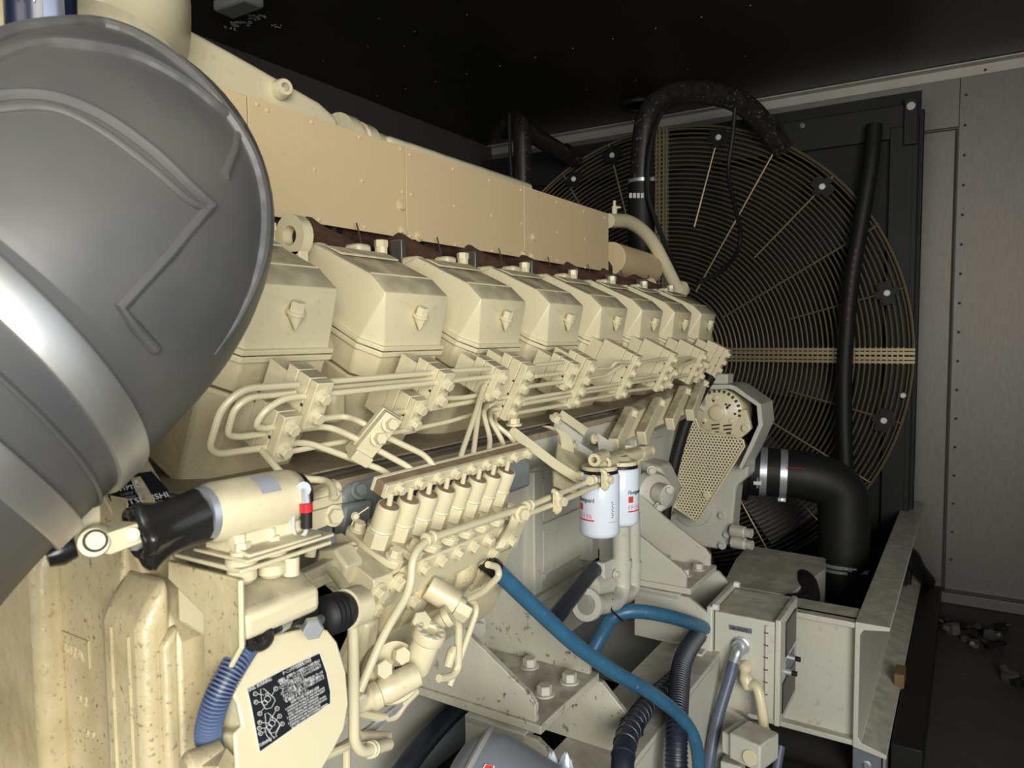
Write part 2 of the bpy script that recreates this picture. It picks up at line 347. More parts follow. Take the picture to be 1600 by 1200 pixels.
rad.part('side_post', MB().b2((-.305, RY-.025, .0), (-.215, RY+.05, 2.02)).b2((-.225, RY-.025, 0), (-.2, RY+.16, 2.05)), 'black_metal', .003)
rad.part('side_post', MB().b2((XA, RY-.025, .0), (XA+.1, RY+.16, 2.02)), 'black_metal', .003)
rad.part('inner_panel', MB().b2((-.42, RY-.012, .1), (-.315, RY+.02, 1.97)), 'shroud')
a, b = aY(1412, 228, RY-.03), aY(1435, 152, RY-.03)
lug = MB(); c = aY(1424, 167, RY-.03); R0 = .015
outer = [V((a.x, 0, a.z)), V((b.x, 0, a.z)), V((b.x, 0, b.z-.015)), V((b.x-.012, 0, b.z)), V((a.x+.0, 0, b.z)), V((a.x, 0, c.z))]
rad.part('lifting_lug', MB().prism([V((p.x, RY-.045, p.z)) for p in outer], (0, .02, 0)), 'black_metal', .002)
rad.part('lug_hole', MB().lathe(V((c.x, RY-.0452, c.z)), (0, -1, 0), [(0, .016), (.001, .0155)], 20), 'galv_light', label='bright lifting hole')
rad.part('edge_plate', MB().b2((-.205, RY+.02, .1), (-.185, RY+.06, 2.09)), 'black_metal', .004)
for x, y in ((1253, 196), (1362, 203)): rad.bolt(aY(x, y, RY-.022), (0, -1, 0), .008, m='galv')
# fan
fan = Thing('cooling_fan', 'large dark grey cooling fan behind the wire guard', 'fan', (FC.x, RY+.07, FC.z))
fan.part('hub', MB().lathe((FC.x, RY+.0, FC.z), (0, 1, 0), [(0, .14), (.02, .17), (.1, .17), (.12, .15)], 24), 'black_metal')
for k in range(8):
    a = math.radians(90-6-45*k); d = V((math.cos(a), 0, math.sin(a))); tn = V((-d.z, 0, d.x)); rr = []
    for j in range(6):
        q = j/5; r = .15+q*.86; wd = .13+.03*q; tw = math.radians(38-14*q); ax = tn*math.cos(tw)+V((0, 1, 0))*math.sin(tw); nn = d.cross(ax); c = V((FC.x, RY+.06, FC.z))+d*r
        rr.append([c-ax*wd, c+nn*.02, c+ax*wd, c+nn*.012])
    fan.part('blade', MB().loft(rr), 'blade')
# guard
gd = Thing('fan_guard', 'round brass coloured wire guard with concentric rings in front of the fan', 'fan guard', (FC.x, FC.y, .01))
r = .22
while r < FR:
    gd.part('ring', MB().ring(FC, (0, 1, 0), r, .0036, 96, 5), 'guard_gold'); r += .0206
gd.part('outer_ring', MB().ring(FC, (0, 1, 0), FR+.004, .006, 96, 6), 'guard_gold')
for k in range(24):
    if k % 6 == 0: continue
    a = math.radians(15*k); d = V((math.cos(a), 0, math.sin(a))); i0 = .34 if k % 2 == 0 else .62
    gd.part('spoke', MB().tube([FC+d*i0-V((0, .006, 0)), FC+d*FR-V((0, .006, 0))], .0042, 6), 'guard_gold')
for k in range(4):
    a = math.pi/2*k; d = V((math.cos(a), 0, math.sin(a))); tn = V((-d.z, 0, d.x)); up = V((0, 1, 0))
    for s_ in (-1, 1):
        gd.part('split_bar', MB().box(FC+d*(FR/2+.09)+tn*s_*.026-up*.004, (FR-.16, .010, .02), (d, tn, up)).box(FC+d*(FR/2+.09)+tn*s_*.010-up*.008, (FR-.16, .012, .004), (d, tn, up)), 'guard_gold')
    lm = MB()
    for j in range(40): lm.box(FC+d*(.24+j*.0206)-up*.004, (.006, .07, .008), (d, tn, up))
    gd.part('ring_ends', lm, 'guard_gold')
for (x, y) in ((1123, 215), (1285, 292), (1386, 458), (1381, 657), (957, 243), (897, 280)):
    p = aY(x, y, FC.y-.012); d = (p-FC); d.y = 0; d.normalize(); tn = V((-d.z, 0, d.x))
    c = gd.part('clip', MB().box(p, (.05, .095, .008), (d, tn, V((0, 1, 0)))).box(p+d*.0, (.09, .03, .009), (d, tn, V((0, 1, 0)))), 'black_metal', label='black guard clip with a bright bolt')
    gd.part('clip_bolt', MB().lathe(p-V((0, .004, 0)), (0, -1, 0), [(0, .013), (.005, .013), (.008, .009)], 14), 'white_bolt', parent=c)
p = aY(1411, 618, FC.y-.01); gd.part('clip_bolt', MB().lathe(p, (0, -1, 0), [(0, .012), (.007, .009)], 14), 'white_bolt')

# ================================================================== coolant pipes and hoses by the radiator
def clamp_band(t, p, ax, R, wd, m='zinc', screw=None, name='clamp'):
    x, y, z = basis(ax); o = t.part(name, MB().lathe(V(p)-z*wd/2, z, [(0, R), (0, R+.002), (wd, R+.002), (wd, R)], 28, cap=False), m)
    if screw is not None: s_ = V(screw).normalized(); t.part('clamp_screw', MB().box(V(p)+s_*(R+.006), (.014, .012, wd*1.1), basis(ax)).cyl(V(p)+s_*(R+.006)-s_.cross(z)*.02, V(p)+s_*(R+.006)+s_.cross(z)*.022, .004, 8), m, parent=o)
    return o
YP = 2.78
pts = [aY(1001, 455, YP), aY(1003, 240, YP), aY(1012, 165, YP+.02), aY(1075, 138, YP+.18), aY(1165, 158, YP+.42), aY(1222, 232, RY-.04)]
t = Thing('upper_coolant_pipe', 'black rusty coolant pipe arching over from engine to radiator top', 'pipe', pts[0])
t.part('pipe', MB().tube(round_path(pts, .12, 8), .046, 20), 'pipe_black')
hp = [aY(1001.5, 440, YP), aY(1002.6, 288, YP)]
t.part('hose', MB().tube([hp[0], hp[1]], .053, 22), 'rubber_black')
clamp_band(t, aY(1003, 284, YP), (0, 0, 1), .0535, .013, screw=(1, -.4, 0))
rp = round_path(pts, .12, 8); rp = [p for p in rp if pts[2].y+.02 < p.y < pts[4].y-.02]
t.part('rust_patch', MB().tube([p+V((0, 0, .0165)) for p in rp], lambda q: .0305-.012*abs(q-.5), 18), 'rust', label='rust red stripe along the pipe top')
for k in range(4): t.part('size_mark', MB().b2(aY(992+k*6, 313, YP)+V((0, -.0575, 0)), aY(996+k*6, 305, YP)+V((0, -.0535, 0))), 'label_white')
c1 = [aY(1066, 152, YP+.1), aY(1035, 175, YP), aY(1016, 230, YP-.06), aY(1012, 300, YP-.06), aY(1025, 345, YP-.05), aY(1047, 400, YP-.05), aY(1060, 440, YP-.1)]
solo('sensor_cable', 'thin black cable strapped along the upper coolant pipe', 'cable', MB().tube(spline(c1, 8), .009, 8), 'rubber_black')
c1 = [aY(1149, 160, YP+.36), aY(1145, 210, YP+.36), aY(1138, 270, YP+.36), aY(1150, 330, YP+.3), aY(1157, 365, YP+.25), aY(1150, 397, YP+.2), aY(1125, 425, YP), aY(1090, 442, YP-.1)]
solo('sensor_cable', 'thin black cable hanging in a loop in front of the fan guard', 'cable', MB().tube(spline(c1, 8), .009, 8), 'rubber_black')
t = Thing('rear_coolant_pipe', 'dark coolant pipe with elbow behind the intake manifold', 'pipe', aY(818, 300, 2.9))
t.part('pipe', MB().tube(round_path([aY(818, 330, 2.9), aY(816, 195, 2.9), aY(800, 185, 3.0), aY(785, 205, 3.1)], .06, 8), .042, 18), 'pipe_black')
t.part('branch', MB().tube([aY(826, 208, 2.95), aY(900, 250, 3.38)], .04, 18), 'pipe_black'); clamp_band(t, aY(886, 240, 3.28), aY(900, 250, 3.38)-aY(826, 208, 2.95), .042, .05, 'rubber_black')
t.part('cable', MB().tube(spline([aY(796, 180, 2.85), aY(797, 230, 2.84), aY(800, 290, 2.84)], 5), .008, 8), 'rubber_black')
# hose hanging in front of the guard
hs = [aY(1366, 196, RY-.06), aY(1360, 260, RY-.09), aY(1345, 350, RY-.11), aY(1330, 440, RY-.12), aY(1320, 560, RY-.13), aY(1319, 660, RY-.14), aY(1322, 760, RY-.15)]
t = Thing('vent_hose', 'long black hose hanging down in front of the fan guard', 'hose', hs[-1])
t.part('hose', MB().tube(spline(hs, 8), .032, 16), 'rubber_black')
for k in range(9):
    q = spline(hs[2:5], 8)[4+k]; t.part('red_mark', MB().box(q+V((.004, -.0315, 0)), (.008, .003, .014)), 'dull_red')
# lower coolant pipe
YL = 2.85
lp = [aY(1160, 734, YL-.1), aY(1262, 742, YL-.05), aY(1318, 762, YL), aY(1318, 845, YL), aY(1312, 985, YL)]
t = Thing('lower_coolant_pipe', 'thick black lower coolant elbow beside the perforated belt guard', 'pipe', lp[-1])
t.part('elbow', MB().tube(round_path(lp, .16, 10), .088, 26), 'rubber_black')
dr = (lp[1]-lp[0]).normalized()
t.part('flange', MB().lathe(lp[0]+dr*.0, dr, [(0, .112), (.022, .112), (.03, .092), (.06, .092)], 28), 'black_metal')
for k in range(6):
    x, y, z = basis(dr); a = k*1.047+.4; t.bolt(lp[0]+(x*math.cos(a)+y*math.sin(a))*.1, -dr, .013, m='galv_light')
clamp_band(t, lp[0]+dr*.075, dr, .0885, .024, screw=(0, -1, -.3)); clamp_band(t, aY(1224, 740, YL-.07), dr, .0885, .024, screw=(0, -.2, -1))
for x0, x1 in ((1190, 1217), (1231, 1259)): t.part('red_mark', MB().tube([aY(x0, 731, YL-.165), aY(x1, 733, YL-.15)], .004, 6), 'dull_red', label='red stripe')
clamp_band(t, aY(1314, 877, YL), (0, 0, 1), .0885, .012, screw=(.5, -1, 0)); clamp_band(t, aY(1313, 884, YL), (0, 0, 1), .0885, .01, screw=(1, -.4, 0))
# drain hose through the corner
dh = [aY(1170, 915, 2.9), aY(1270, 905, 3.0), aY(1345, 880, 3.15), aY(1385, 862, 3.25), aY(1420, 865, 3.35), aY(1435, 890, 3.45), aY(1450, 908, 3.6)]
solo('drain_hose', 'black hose bending over the rail toward the galvanised wall', 'hose', MB().tube(spline(dh, 8), .030, 14), 'rubber_black')
# ================================================================== engine block
Y1, PIT = 0.622, 0.24                      # first cylinder centre and cylinder pitch along the engine
ORD = ['first', 'second', 'third', 'fourth', 'fifth', 'sixth', 'seventh', 'eighth']
blk = Thing('engine_block', 'cream painted V engine block under the row of rocker covers', 'engine', (-1.28, 1.4, .2))
prof = [(-.90, 1.00), (-.815, 1.0), (-.825, .86), (-.835, .62), (-.86, .555), (-.865, .40), (-1.70, .40), (-1.70, .55), (-1.73, .86), (-1.83, .93), (-1.66, 1.0), (-1.45, .8), (-1.28, .72), (-1.10, .8)]
blk.part('crankcase', MB().prism([V((x, .47, z)) for x, z in prof], (0, 1.93, 0)), 'cream_cool_lit', .006)
blk.part('gallery', MB().prism([V((x, .47, z)) for x, z in ((-.90, 1.001), (-.80, 1.005), (-.702, .988), (-.702, .945), (-.725, .925), (-.815, .885), (-.90, .88))], (0, 1.66, 0)), 'cream_cool_lit', .005)
blk.part('deck_ledge', MB().b2((-.90, .49, 1.003), (-.712, 2.13, 1.006)).b2((-.80, .49, .98), (-.698, 2.13, .9925)), 'deck', .002)
blk.part('oil_pan', MB().prism([V((x, .50, z)) for x, z in ((-.87, .55), (-.885, .36), (-.98, .22), (-1.6, .22), (-1.70, .36), (-1.70, .55))], (0, 1.90, 0)), 'blue_grey', .008)  # bluish skylight tint put into the oil pan's colour
blk.part('pan_rail', MB().b2((-1.72, .49, .545), (-.845, 2.41, .565)), 'cream_cool_lit', .003)
for k in range(12): blk.bolt((-.850, .60+k*.11, .555), (1, 0, 0), .007, m='cream_cool_lit', washer=False)
# crankcase doors along the side
for k in range(5):
    yy = .86+k*.29
    blk.part('inspection_door', MB().b2((-.842, yy, .62), (-.823, yy+.20, .745)).b2((-.847, yy+.012, .63), (-.833, yy+.19, .74)), 'cream_cool_lit', .004)
    blk.part('inspection_door', MB().b2((-.842, yy, .75), (-.823, yy+.20, .86)), 'cream_cool_lit', .004)
    blk.part('rib', MB().b2((-.85, yy-.07, .60), (-.805, yy-.03, .88)).b2((-.845, yy-.03, .6), (-.818, yy-.012, .87)), 'cream_cool_lit', .004)
    for zz in (.63, .745, .85): blk.bolt((-.818, yy-.021, zz), (1, 0, 0), .009, m='cream_cool_lit')
    blk.part('boss', MB().lathe((-.83, yy-.05, .90), (1, 0, .2), [(0, .03), (.03, .025), (.034, .018)], 18), 'cream_cool_lit')
# valve gear side covers at the far end, with broad ribs
blk.part('side_cover', MB().prism([aX(952, 700, -.665), aX(972, 652, -.685), aX(1094, 600, -.685), aX(1072, 648, -.665)], (-.05, 0, 0)), 'cream', .004)
blk.part('cover_top', MB().prism([aX(970, 655, -.680), aX(978, 642, -.70), aX(1097, 590, -.70), aX(1094, 602, -.680)], (-.03, 0, 0)), 'cream', .003)
for (xa, ya, xb, yb) in ((984, 646, 960, 696), (1028, 630, 1003, 684), (1068, 612, 1047, 662), (1096, 600, 1078, 648)):
    q0, q1 = aX(xa, ya, -.670), aX(xb, yb, -.650); d = (q1-q0)
    blk.part('rib', MB().box((q0+q1)/2, (.024, .036, d.length*1.05), (V((1, 0, 0)), d.normalized().cross(V((1, 0, 0))).normalized(), d.normalized())), 'cream', .003)
    blk.bolt(q0+V((.012, -.005, .0)), (.5, 0, .86), .010)
# ================================================================== cylinder heads with rocker covers
def head_proto():
    y = Y1; ou = V((-.718, 0, 1.166)); inn = V((-.89, 0, .453)); dn = V((-.40, 0, -.917))
    def poly(d0, grow=0.0, off=0.0, hh=.09, ho=.066, ln=.19, base=None):
        o = (base or ou)-inn*grow+dn*off; return [V((0, y+yy, 0))+o+inn*dd for dd, yy in ((0, -ho-grow), (0, ho+grow), (.028+grow*.6, hh+grow), (ln+2*grow, hh+grow), (ln+2*grow, -hh-grow), (.028+grow*.6, -hh-grow))]
    t = Thing('cylinder_head', '', 'cylinder head', (-.80, y, .99), 'cylinder heads along the near bank')
    B = poly(0); O1, O2, C2, I2, I1, C1 = B
    P = lambda x, yy, z: V((x, y+yy, z))
    T1, T2 = P(-.706, -.074, 1.243), P(-.706, .074, 1.243); R1, R2 = P(-.737, -.072, 1.272), P(-.737, .072, 1.272)
    A1, A2 = P(-.845, -.074, 1.322), P(-.845, .074, 1.322); D1, D2 = P(-.873, -.076, 1.312), P(-.873, .076, 1.312)
    vs = [O1, O2, C2, I2, I1, C1, T1, T2, R1, R2, A1, A2, D1, D2]
    fs = [(0, 1, 7, 6), (0, 6, 5), (1, 2, 7), (6, 7, 9, 8), (8, 9, 11, 10), (10, 11, 13, 12), (12, 13, 3, 4), (5, 6, 8, 10, 12, 4), (2, 3, 13, 11, 9, 7), (0, 5, 4, 3, 2, 1)]
    cov = t.part('rocker_cover', MB().add(vs, fs), 'cream', 0, 20)
    # pocket for the cover bolt, cut out of the face
    bp = aX(644, 480, -.708); bp = V((-.706, y, 1.212))
    cut = bpy.data.objects.new('cutter', MB().lathe(bp+V((.006, 0, -.004)), (0.12, 0, 1), [(-.002, .013), (.004, .0155), (.016, .011), (.034, .001)], 16).mesh('cutter', ['cream'], t.loc)); COL.objects.link(cut); cut.location = t.loc
    add_bevel(cov, .0022, 3, 12)
    bo = cov.modifiers.new('pocket', 'BOOLEAN'); bo.operation = 'DIFFERENCE'; bo.object = cut; bo.solver = 'EXACT'
    dg = bpy.context.evaluated_depsgraph_get(); me = bpy.data.meshes.new_from_object(cov.evaluated_get(dg)); cov.modifiers.clear(); cov.data = me
    me.polygons.foreach_set('use_smooth', [True]*len(me.polygons)); me.set_sharp_from_angle(angle=math.radians(28)); bpy.data.objects.remove(cut)
    t.part('bolt_boss', MB().lathe(bp+V((.003, 0, -.002)), (-.12, 0, -1), [(0, .0105), (.003, .010), (.020, .0015)], 16), 'cream', parent=cov)
    t.bolt(bp+V((.003, 0, -.001)), (.42, -.05, .9), .0092, .0125, 'cream_clean', 'bolt', cov, spin=.3)
    t.part('top_ridge', MB().tube([P(-.738, -.069, 1.2722), P(-.738, .069, 1.2722)], .0016, 8), 'cream_clean', parent=cov); t.part('rear_step', MB().prism([P(-.80, -.066, 1.3035), P(-.83, -.066, 1.3165), P(-.83, -.066, 1.3195), P(-.802, -.066, 1.3075)], (0, .132, 0)), 'cream', .001, parent=cov)
    # flanges and gasket
    def slab(g, o0, o1, hh=.09, ho=.066): return MB().loft([poly(0, g, o1, hh, ho), poly(0, g, o0, hh, ho)])
    t.part('cover_flange', slab(.005, -.001, .0055), 'cream_clean', .001); t.part('gasket', slab(.0035, .0055, .0075), 'gasket_rust'); t.part('case_flange', slab(.005, .0075, .015), 'cream_clean', .001)
    t.part('rocker_case', slab(.0, .015, .056), 'cream_rough', .003); t.part('head_gasket', slab(.001, .056, .0572), 'gasket_rust')
    h0 = poly(0, .004, .0572); h1 = poly(0, .002, .10); h2 = [p+V((-.012, 0, -.012)) for p in poly(0, -.004, .185)]
    t.part('head', MB().loft([h2, h1, h0]), 'cream_rough', .004)
    # lugs and stud behind the cover
    t.part('rear_lug', MB().b2(P(-.905, .03, 1.27), P(-.855, .062, 1.335)), 'cream', .006); t.part('rear_lug', MB().b2(P(-.90, -.055, 1.27), P(-.86, -.03, 1.328)), 'cream', .006)
    t.part('stud', MB().cyl(P(-.868, .098, 1.27), P(-.868, .098, 1.335), .011, 10).hexa(P(-.868, .098, 1.335), (0, 0, 1), .012, .012), 'cream')
    t.part('side_boss', MB().b2(P(-.80, .088, 1.06), P(-.735, .118, 1.12)), 'cream_rough', .010)
    return t.o
h0 = head_proto()
for i in range(8):
    o = h0 if i == 0 else copy_tree(h0)
    o.location = h0.location + V((0, PIT*i, 0)) if i else h0.location
    o['label'] = ['first cream cylinder head with rocker cover, partly behind the rubber elbow', 'second rocker covered cylinder head, largest one fully in view',
        'third rocker covered cylinder head counting from the rubber elbow', 'fourth rocker covered cylinder head counting from the rubber elbow',
        'fifth rocker covered cylinder head counting from the rubber elbow', 'sixth rocker covered cylinder head counting from the rubber elbow',
        'seventh rocker covered cylinder head counting from the rubber elbow', 'eighth and farthest rocker covered cylinder head, next to the fan'][i]
    o['group'] = 'cylinder heads along the near bank'
# lifting eye
p = aY(452, 368, .74)
t = Thing('lifting_eye', 'cream steel lifting eye standing between first and second rocker covers', 'lifting eye', p-V((0, 0, .06)))
ring = []
for q in (0, .02):
    pass
em = MB(); n = 24; ro, ri = .031, .0145
def cring(r, yy): return [p+V((math.cos(2*math.pi*i/n)*r, yy, math.sin(2*math.pi*i/n)*r)) for i in range(n)]
em.loft([cring(ri, 0), cring(ro, 0), cring(ro, .018), cring(ri, .018), cring(ri, 0)], False); t.part('eye', em, 'cream', 0, 40)
t.part('shank', MB().b2(p+V((-.024, .0, -.07)), p+V((.020, .018, -.022))), 'cream', .002)

# ================================================================== exhaust manifold and heat shield
XS = -.98
t = Thing('exhaust_manifold', 'rusty brown exhaust manifold showing below the heat shield', 'exhaust manifold', (-1.0, 1.4, 1.30))
for i in range(8):
    yc = Y1+PIT*i
    t.part('port_pipe', MB().tube(round_path([(-.89, yc+.03, 1.318), (-.955, yc+.03, 1.345), (-1.03, yc+.05, 1.385)], .03), .028, 14), 'rust')
    t.part('joint_clamp', MB().lathe((-1.035, yc+.085, 1.392), (0, 1, 0), [(0, .036), (.006, .042), (.022, .042), (.028, .036), (.034, .042), (.05, .042), (.056, .036)], 20), 'black_metal')
    t.part('section', MB().cyl((-1.035, yc-.10, 1.392), (-1.035, yc+.085, 1.392), .036, 18), 'rust')
    t.part('bracket', MB().b2((-.935, yc-.045, 1.29), (-.905, yc-.03, 1.362)), 'galv', .002)
    t.part('lock_wire', MB().tube([(-.965, yc+.14, 1.39), (-.945, yc+.14, 1.32)], .0015, 5), 'joint')
t.part('water_jacket', MB().b2((-1.0, .55, 1.27), (-.93, 2.40, 1.318)), 'cream', .01)
zt, zb = 1.5625, 1.380
t = Thing('heat_shield', 'long flat tan sheet heat shield bolted above the rocker covers', 'heat shield', (XS, 1.4, zb))
ed = [aX(250, 200, XS).y, aX(388, 200, XS).y, aX(634.5, 300, XS).y, aX(819, 350, XS).y, aX(951, 380, XS).y]
for k in range(4):
    t.part('panel', MB().b2((XS-.003-.001*(k % 2), ed[k]+.0012, zb), (XS, ed[k+1]-.0012, zt)), 'cream_shield', .0008)
rv = [(487, 191), (562, 214), (626, 233), (492, 265), (566, 283), (629, 300), (499, 343), (570, 355), (641, 242), (708, 264), (765, 282), (814, 297), (643, 304), (710, 322), (768, 337), (815, 349), (641, 369), (712, 382), (769, 392), (870, 316), (912, 330), (871, 363), (914, 374), (871, 407), (914, 418), (945, 340), (947, 421), (418, 172), (402, 163)]
for x, y in rv: t.part('rivet', MB().lathe(aX(x, y, XS), (1, 0, 0), [(0, .0042), (.002, .003), (.0026, .001)], 10), 'cream_shield')
for x, y in ((626, 322), (629, 361), (654, 369), (833, 371), (818, 398), (831, 401)): t.bolt(aX(x, y, XS), (1, 0, 0), .0085, .006, 'cream_shield')
b1 = t.part('return_edge', MB().b2((XS-.09, ed[0], zt-.002), (XS-.003, ed[4], zt)), 'cream_shield')
p0, p1 = aX(953, 404, XS-.03), aX(1012, 420, XS-.03)
t = Thing('manifold_end_cover', 'short tan cylinder cover just past the far end of the heat shield', 'cover', p0-V((0, 0, .06)))
t.part('shell', MB().cyl(p0, p1, .055, 26), 'cream_shield', .002); t.part('end_band', MB().lathe(p1, (0, -1, 0), [(-.004, .0), (-.004, .057), (.018, .057)], 26, cap=False), 'cream_shield')
t.part('plug', MB().lathe(aX(1015, 445, -.93), (1, -.2, .3), [(-.03, .022), (.012, .022), (.016, .018)], 18), 'cream')

# ================================================================== intake side, seen over the shield
XI = -1.10
pl = [aX(x, y, XI) for x, y in ((200, 40), (272, 30), (360, 78), (430, 118), (500, 158), (527, 182), (533, 200), (520, 225), (380, 190), (210, 150))]
t = Thing('intake_plenum', 'tapered cream cast intake duct with a small boss above the shield', 'intake duct', (XI-.1, pl[3].y, pl[3].z-.1))
pb = t.part('casting', MB().prism(pl, (-.30, 0, 0)), 'cream', .022, seg=4)
q = aX(437, 142, XI); t.part('boss', MB().lathe(q-V((.01, 0, 0)), (1, -.25, 0), [(0, .020), (.035, .016), (.038, .014), (.038, .008), (.02, .006)], 20), 'cream')
for k, (x, y, rr) in enumerate(((541, 196, .055), (553, 202, .05), (568, 210, .046))):
    pass
c0, c1 = aX(524, 200, XI-.05), aX(590, 226, XI-.05)
t.part('bellows', MB().lathe(c0-V((0, 0, .022)), c1-c0, [(0, .055), (.03, .056), (.034, .05), (.05, .049), (.054, .053), (.085, .053), (.09, .046), ((c1-c0).length, .046)], 24), 'cream')
ma, mb_ = aX(592, 214, XI-.03), aX(822, 290, XI-.03)
t = Thing('intake_manifold', 'long rounded cream intake manifold running behind the heat shield', 'manifold', (XI-.1, (ma.y+mb_.y)/2, 1.45))
t.part('body', MB().b2((XI-.30, ma.y, 1.45), (XI, mb_.y, ma.z+.004)), 'cream', .018, seg=4)
t.part('flange', MB().b2((XI-.29, ma.y+.10, 1.46), (XI-.004, ma.y+.13, ma.z+.004)), 'cream', .02)
# turbocharger inlet casing and the can beside it
p = aX(132, -22, -1.06)
t = Thing('turbo_inlet', 'rounded cream turbocharger inlet casing behind the rubber elbow', 'turbocharger', p-V((0, 0, .17)))
t.part('casing', MB().lathe(p, (-1, .8, 0), [(-.115, .02), (-.11, .07), (-.085, .105), (-.04, .128), (.02, .135), (.09, .13), (.18, .12)], 40), 'cream', 0, 50)
t.part('inlet_collar', MB().lathe(aX(-20, 5, -.98), (.2, -.5, .4), [(0, .09), (.02, .10), (.08, .10)], 28), 'cream', 0, 40)
cp = aX(62, -40, -.80)
t = Thing('spray_can', 'navy and silver can with upside down lettering behind the rubber elbow', 'can', cp-V((0, 0, .09)))
t.part('body', MB().lathe(cp-V((0, 0, .09)), (0, 0, 1), [(0, .030), (.004, .032), (.2, .032)], 30), 'can_navy')
fr = (CAM-cp); fr.z = 0; fr.normalize(); sd = V((0, 0, 1)).cross(fr)
t.part('silver_band', MB().add([cp+(fr*math.cos(a)+sd*math.sin(a))*.0325+V((0, 0, z)) for z in (-.089, .1) for a in (.05, .2, .35, .5, .65)], [(i, i+1, i+6, i+5) for i in range(4)]), 'can_silver')
t.text('lettering', 'Lufu-finer', V((cp.x, cp.y, aX(50, 6, -.80).z))+fr*.0335+sd*(-.004), -sd, (0, 0, -1), .013, 'label_white')

# ================================================================== breather pipe at the end of the shield
bp = [aX(950, 345, -1.0), aX(985, 345, -1.0), aX(1018, 372, -.98), aX(1060, 455, -.93)]
t = Thing('breather_pipe', 'cream bent pipe leading down from the end of the heat shield', 'pipe', bp[-1])
t.part('pipe', MB().tube(round_path(bp, .10, 8), .0235, 18), 'cream_clean'); t.part('collar', MB().lathe(aX(1063, 450, -.92), (0, 1, -.6), [(0, .03), (.02, .03), (.026, .022)], 18), 'cream')
q = aX(960, 331, -1.0); t.part('bleed_valve', MB().cyl(q-V((0, 0, .01)), q+V((0, 0, .018)), .009, 10).cyl(q+V((0, 0, .018)), q+V((0, 0, .036)), .005, 10).box(q+V((.008, .006, .014)), (.022, .006, .006)), 'cream_clean')
# ================================================================== fuel line clamp plates on the heads
UU, VV = V((.45, 0, .893)).normalized(), V((.893, 0, -.45)).normalized()
def fX(z): return -.618-(1.127-z)*.504
def aF(x, y, off=0.0):                      # on the plane of the clamp plate fronts, OFF metres behind it
    d = ray(x, y); k = -.618-1.127*.504-off; return CAM + d*((k-(CAM.x-.504*CAM.z))/(d.x-.504*d.z))
CP = 'fuel line clamp plates on the cylinder heads'
def clamp_plate(Y, zt, zb, bz, label, th=.026, dp=.052):
    t = Thing('clamp_plate', label, 'clamp', (fX(zb)-.03, Y, zb-.03), CP)
    ft, fb = V((fX(zt), Y-th/2, zt)), V((fX(zb), Y-th/2, zb)); o = 0
    for nm, wd in (('front_plate', .0125), ('middle_plate', .020), ('back_plate', dp-.0345)):
        t.part(nm, MB().prism([ft-VV*o, fb-VV*o, fb-VV*(o+wd), ft-VV*(o+wd)], (0, th, 0)), 'cream', .0012); o += wd+.0008
    t.part('foot', MB().prism([ft-VV*dp-UU*.01, fb-VV*dp, fb-VV*(dp+.03), ft-VV*(dp+.03)-UU*.01], (0, th*.8, 0)), 'cream')
    for z in bz: t.bolt(V((fX(z), Y, z)), VV, .0078, .008)
    for k, z in enumerate(bz[:-1]):
        zz = (z+bz[k+1])/2; t.part('spare_hole', MB().lathe(V((fX(zz)-.014, Y-th/2, zz+.003)), (0, -1, 0), [(0, .0022), (.0004, .0021)], 10), 'joint')
    return t
clamp_plate(.588, 1.128, 1.074, (1.112, 1.089), 'upper fuel line clamp plate on the first cylinder head')
clamp_plate(.556, 1.092, 1.038, (1.079, 1.053), 'lower fuel line clamp plate on the first cylinder head')
clamp_plate(.822, 1.128, 1.074, (1.112, 1.089), 'upper fuel line clamp plate on the second cylinder head')
clamp_plate(.782, 1.092, 1.044, (1.080, 1.059), 'lower fuel line clamp plate on the second cylinder head')
clamp_plate(.967, 1.126, 1.076, (1.113, 1.088), 'short fuel line clamp plate in front of the third cylinder head')
clamp_plate(1.046, 1.130, 1.036, (1.113, 1.091, 1.069, 1.048), 'long four bolt clamp plate beside the third cylinder head', .03)
clamp_plate(1.218, 1.126, 1.076, (1.113, 1.088), 'short fuel line clamp plate in front of the fourth cylinder head')
clamp_plate(1.284, 1.130, 1.036, (1.115, 1.091, 1.069, 1.048), 'long four bolt clamp plate beside the fourth cylinder head', .03)
clamp_plate(1.515, 1.132, 1.036, (1.117, 1.094, 1.071, 1.048), 'long four bolt clamp plate beside the fifth cylinder head', .03, .09)
clamp_plate(1.75, 1.132, 1.036, (1.117, 1.094, 1.071, 1.048), 'long four bolt clamp plate beside the sixth cylinder head', .03, .09)
clamp_plate(1.81, 1.09, 1.04, (1.08, 1.05), 'short lower clamp plate between sixth and seventh cylinder heads', .03)
clamp_plate(1.99, 1.132, 1.04, (1.117, 1.094, 1.07), 'long clamp plate beside the seventh cylinder head', .03, .08)
clamp_plate(2.06, 1.10, 1.04, (1.09, 1.06), 'short clamp plate just past the seventh cylinder head', .03)
clamp_plate(2.22, 1.132, 1.05, (1.117, 1.094, 1.07), 'last clamp plate at the eighth cylinder head', .03, .07)

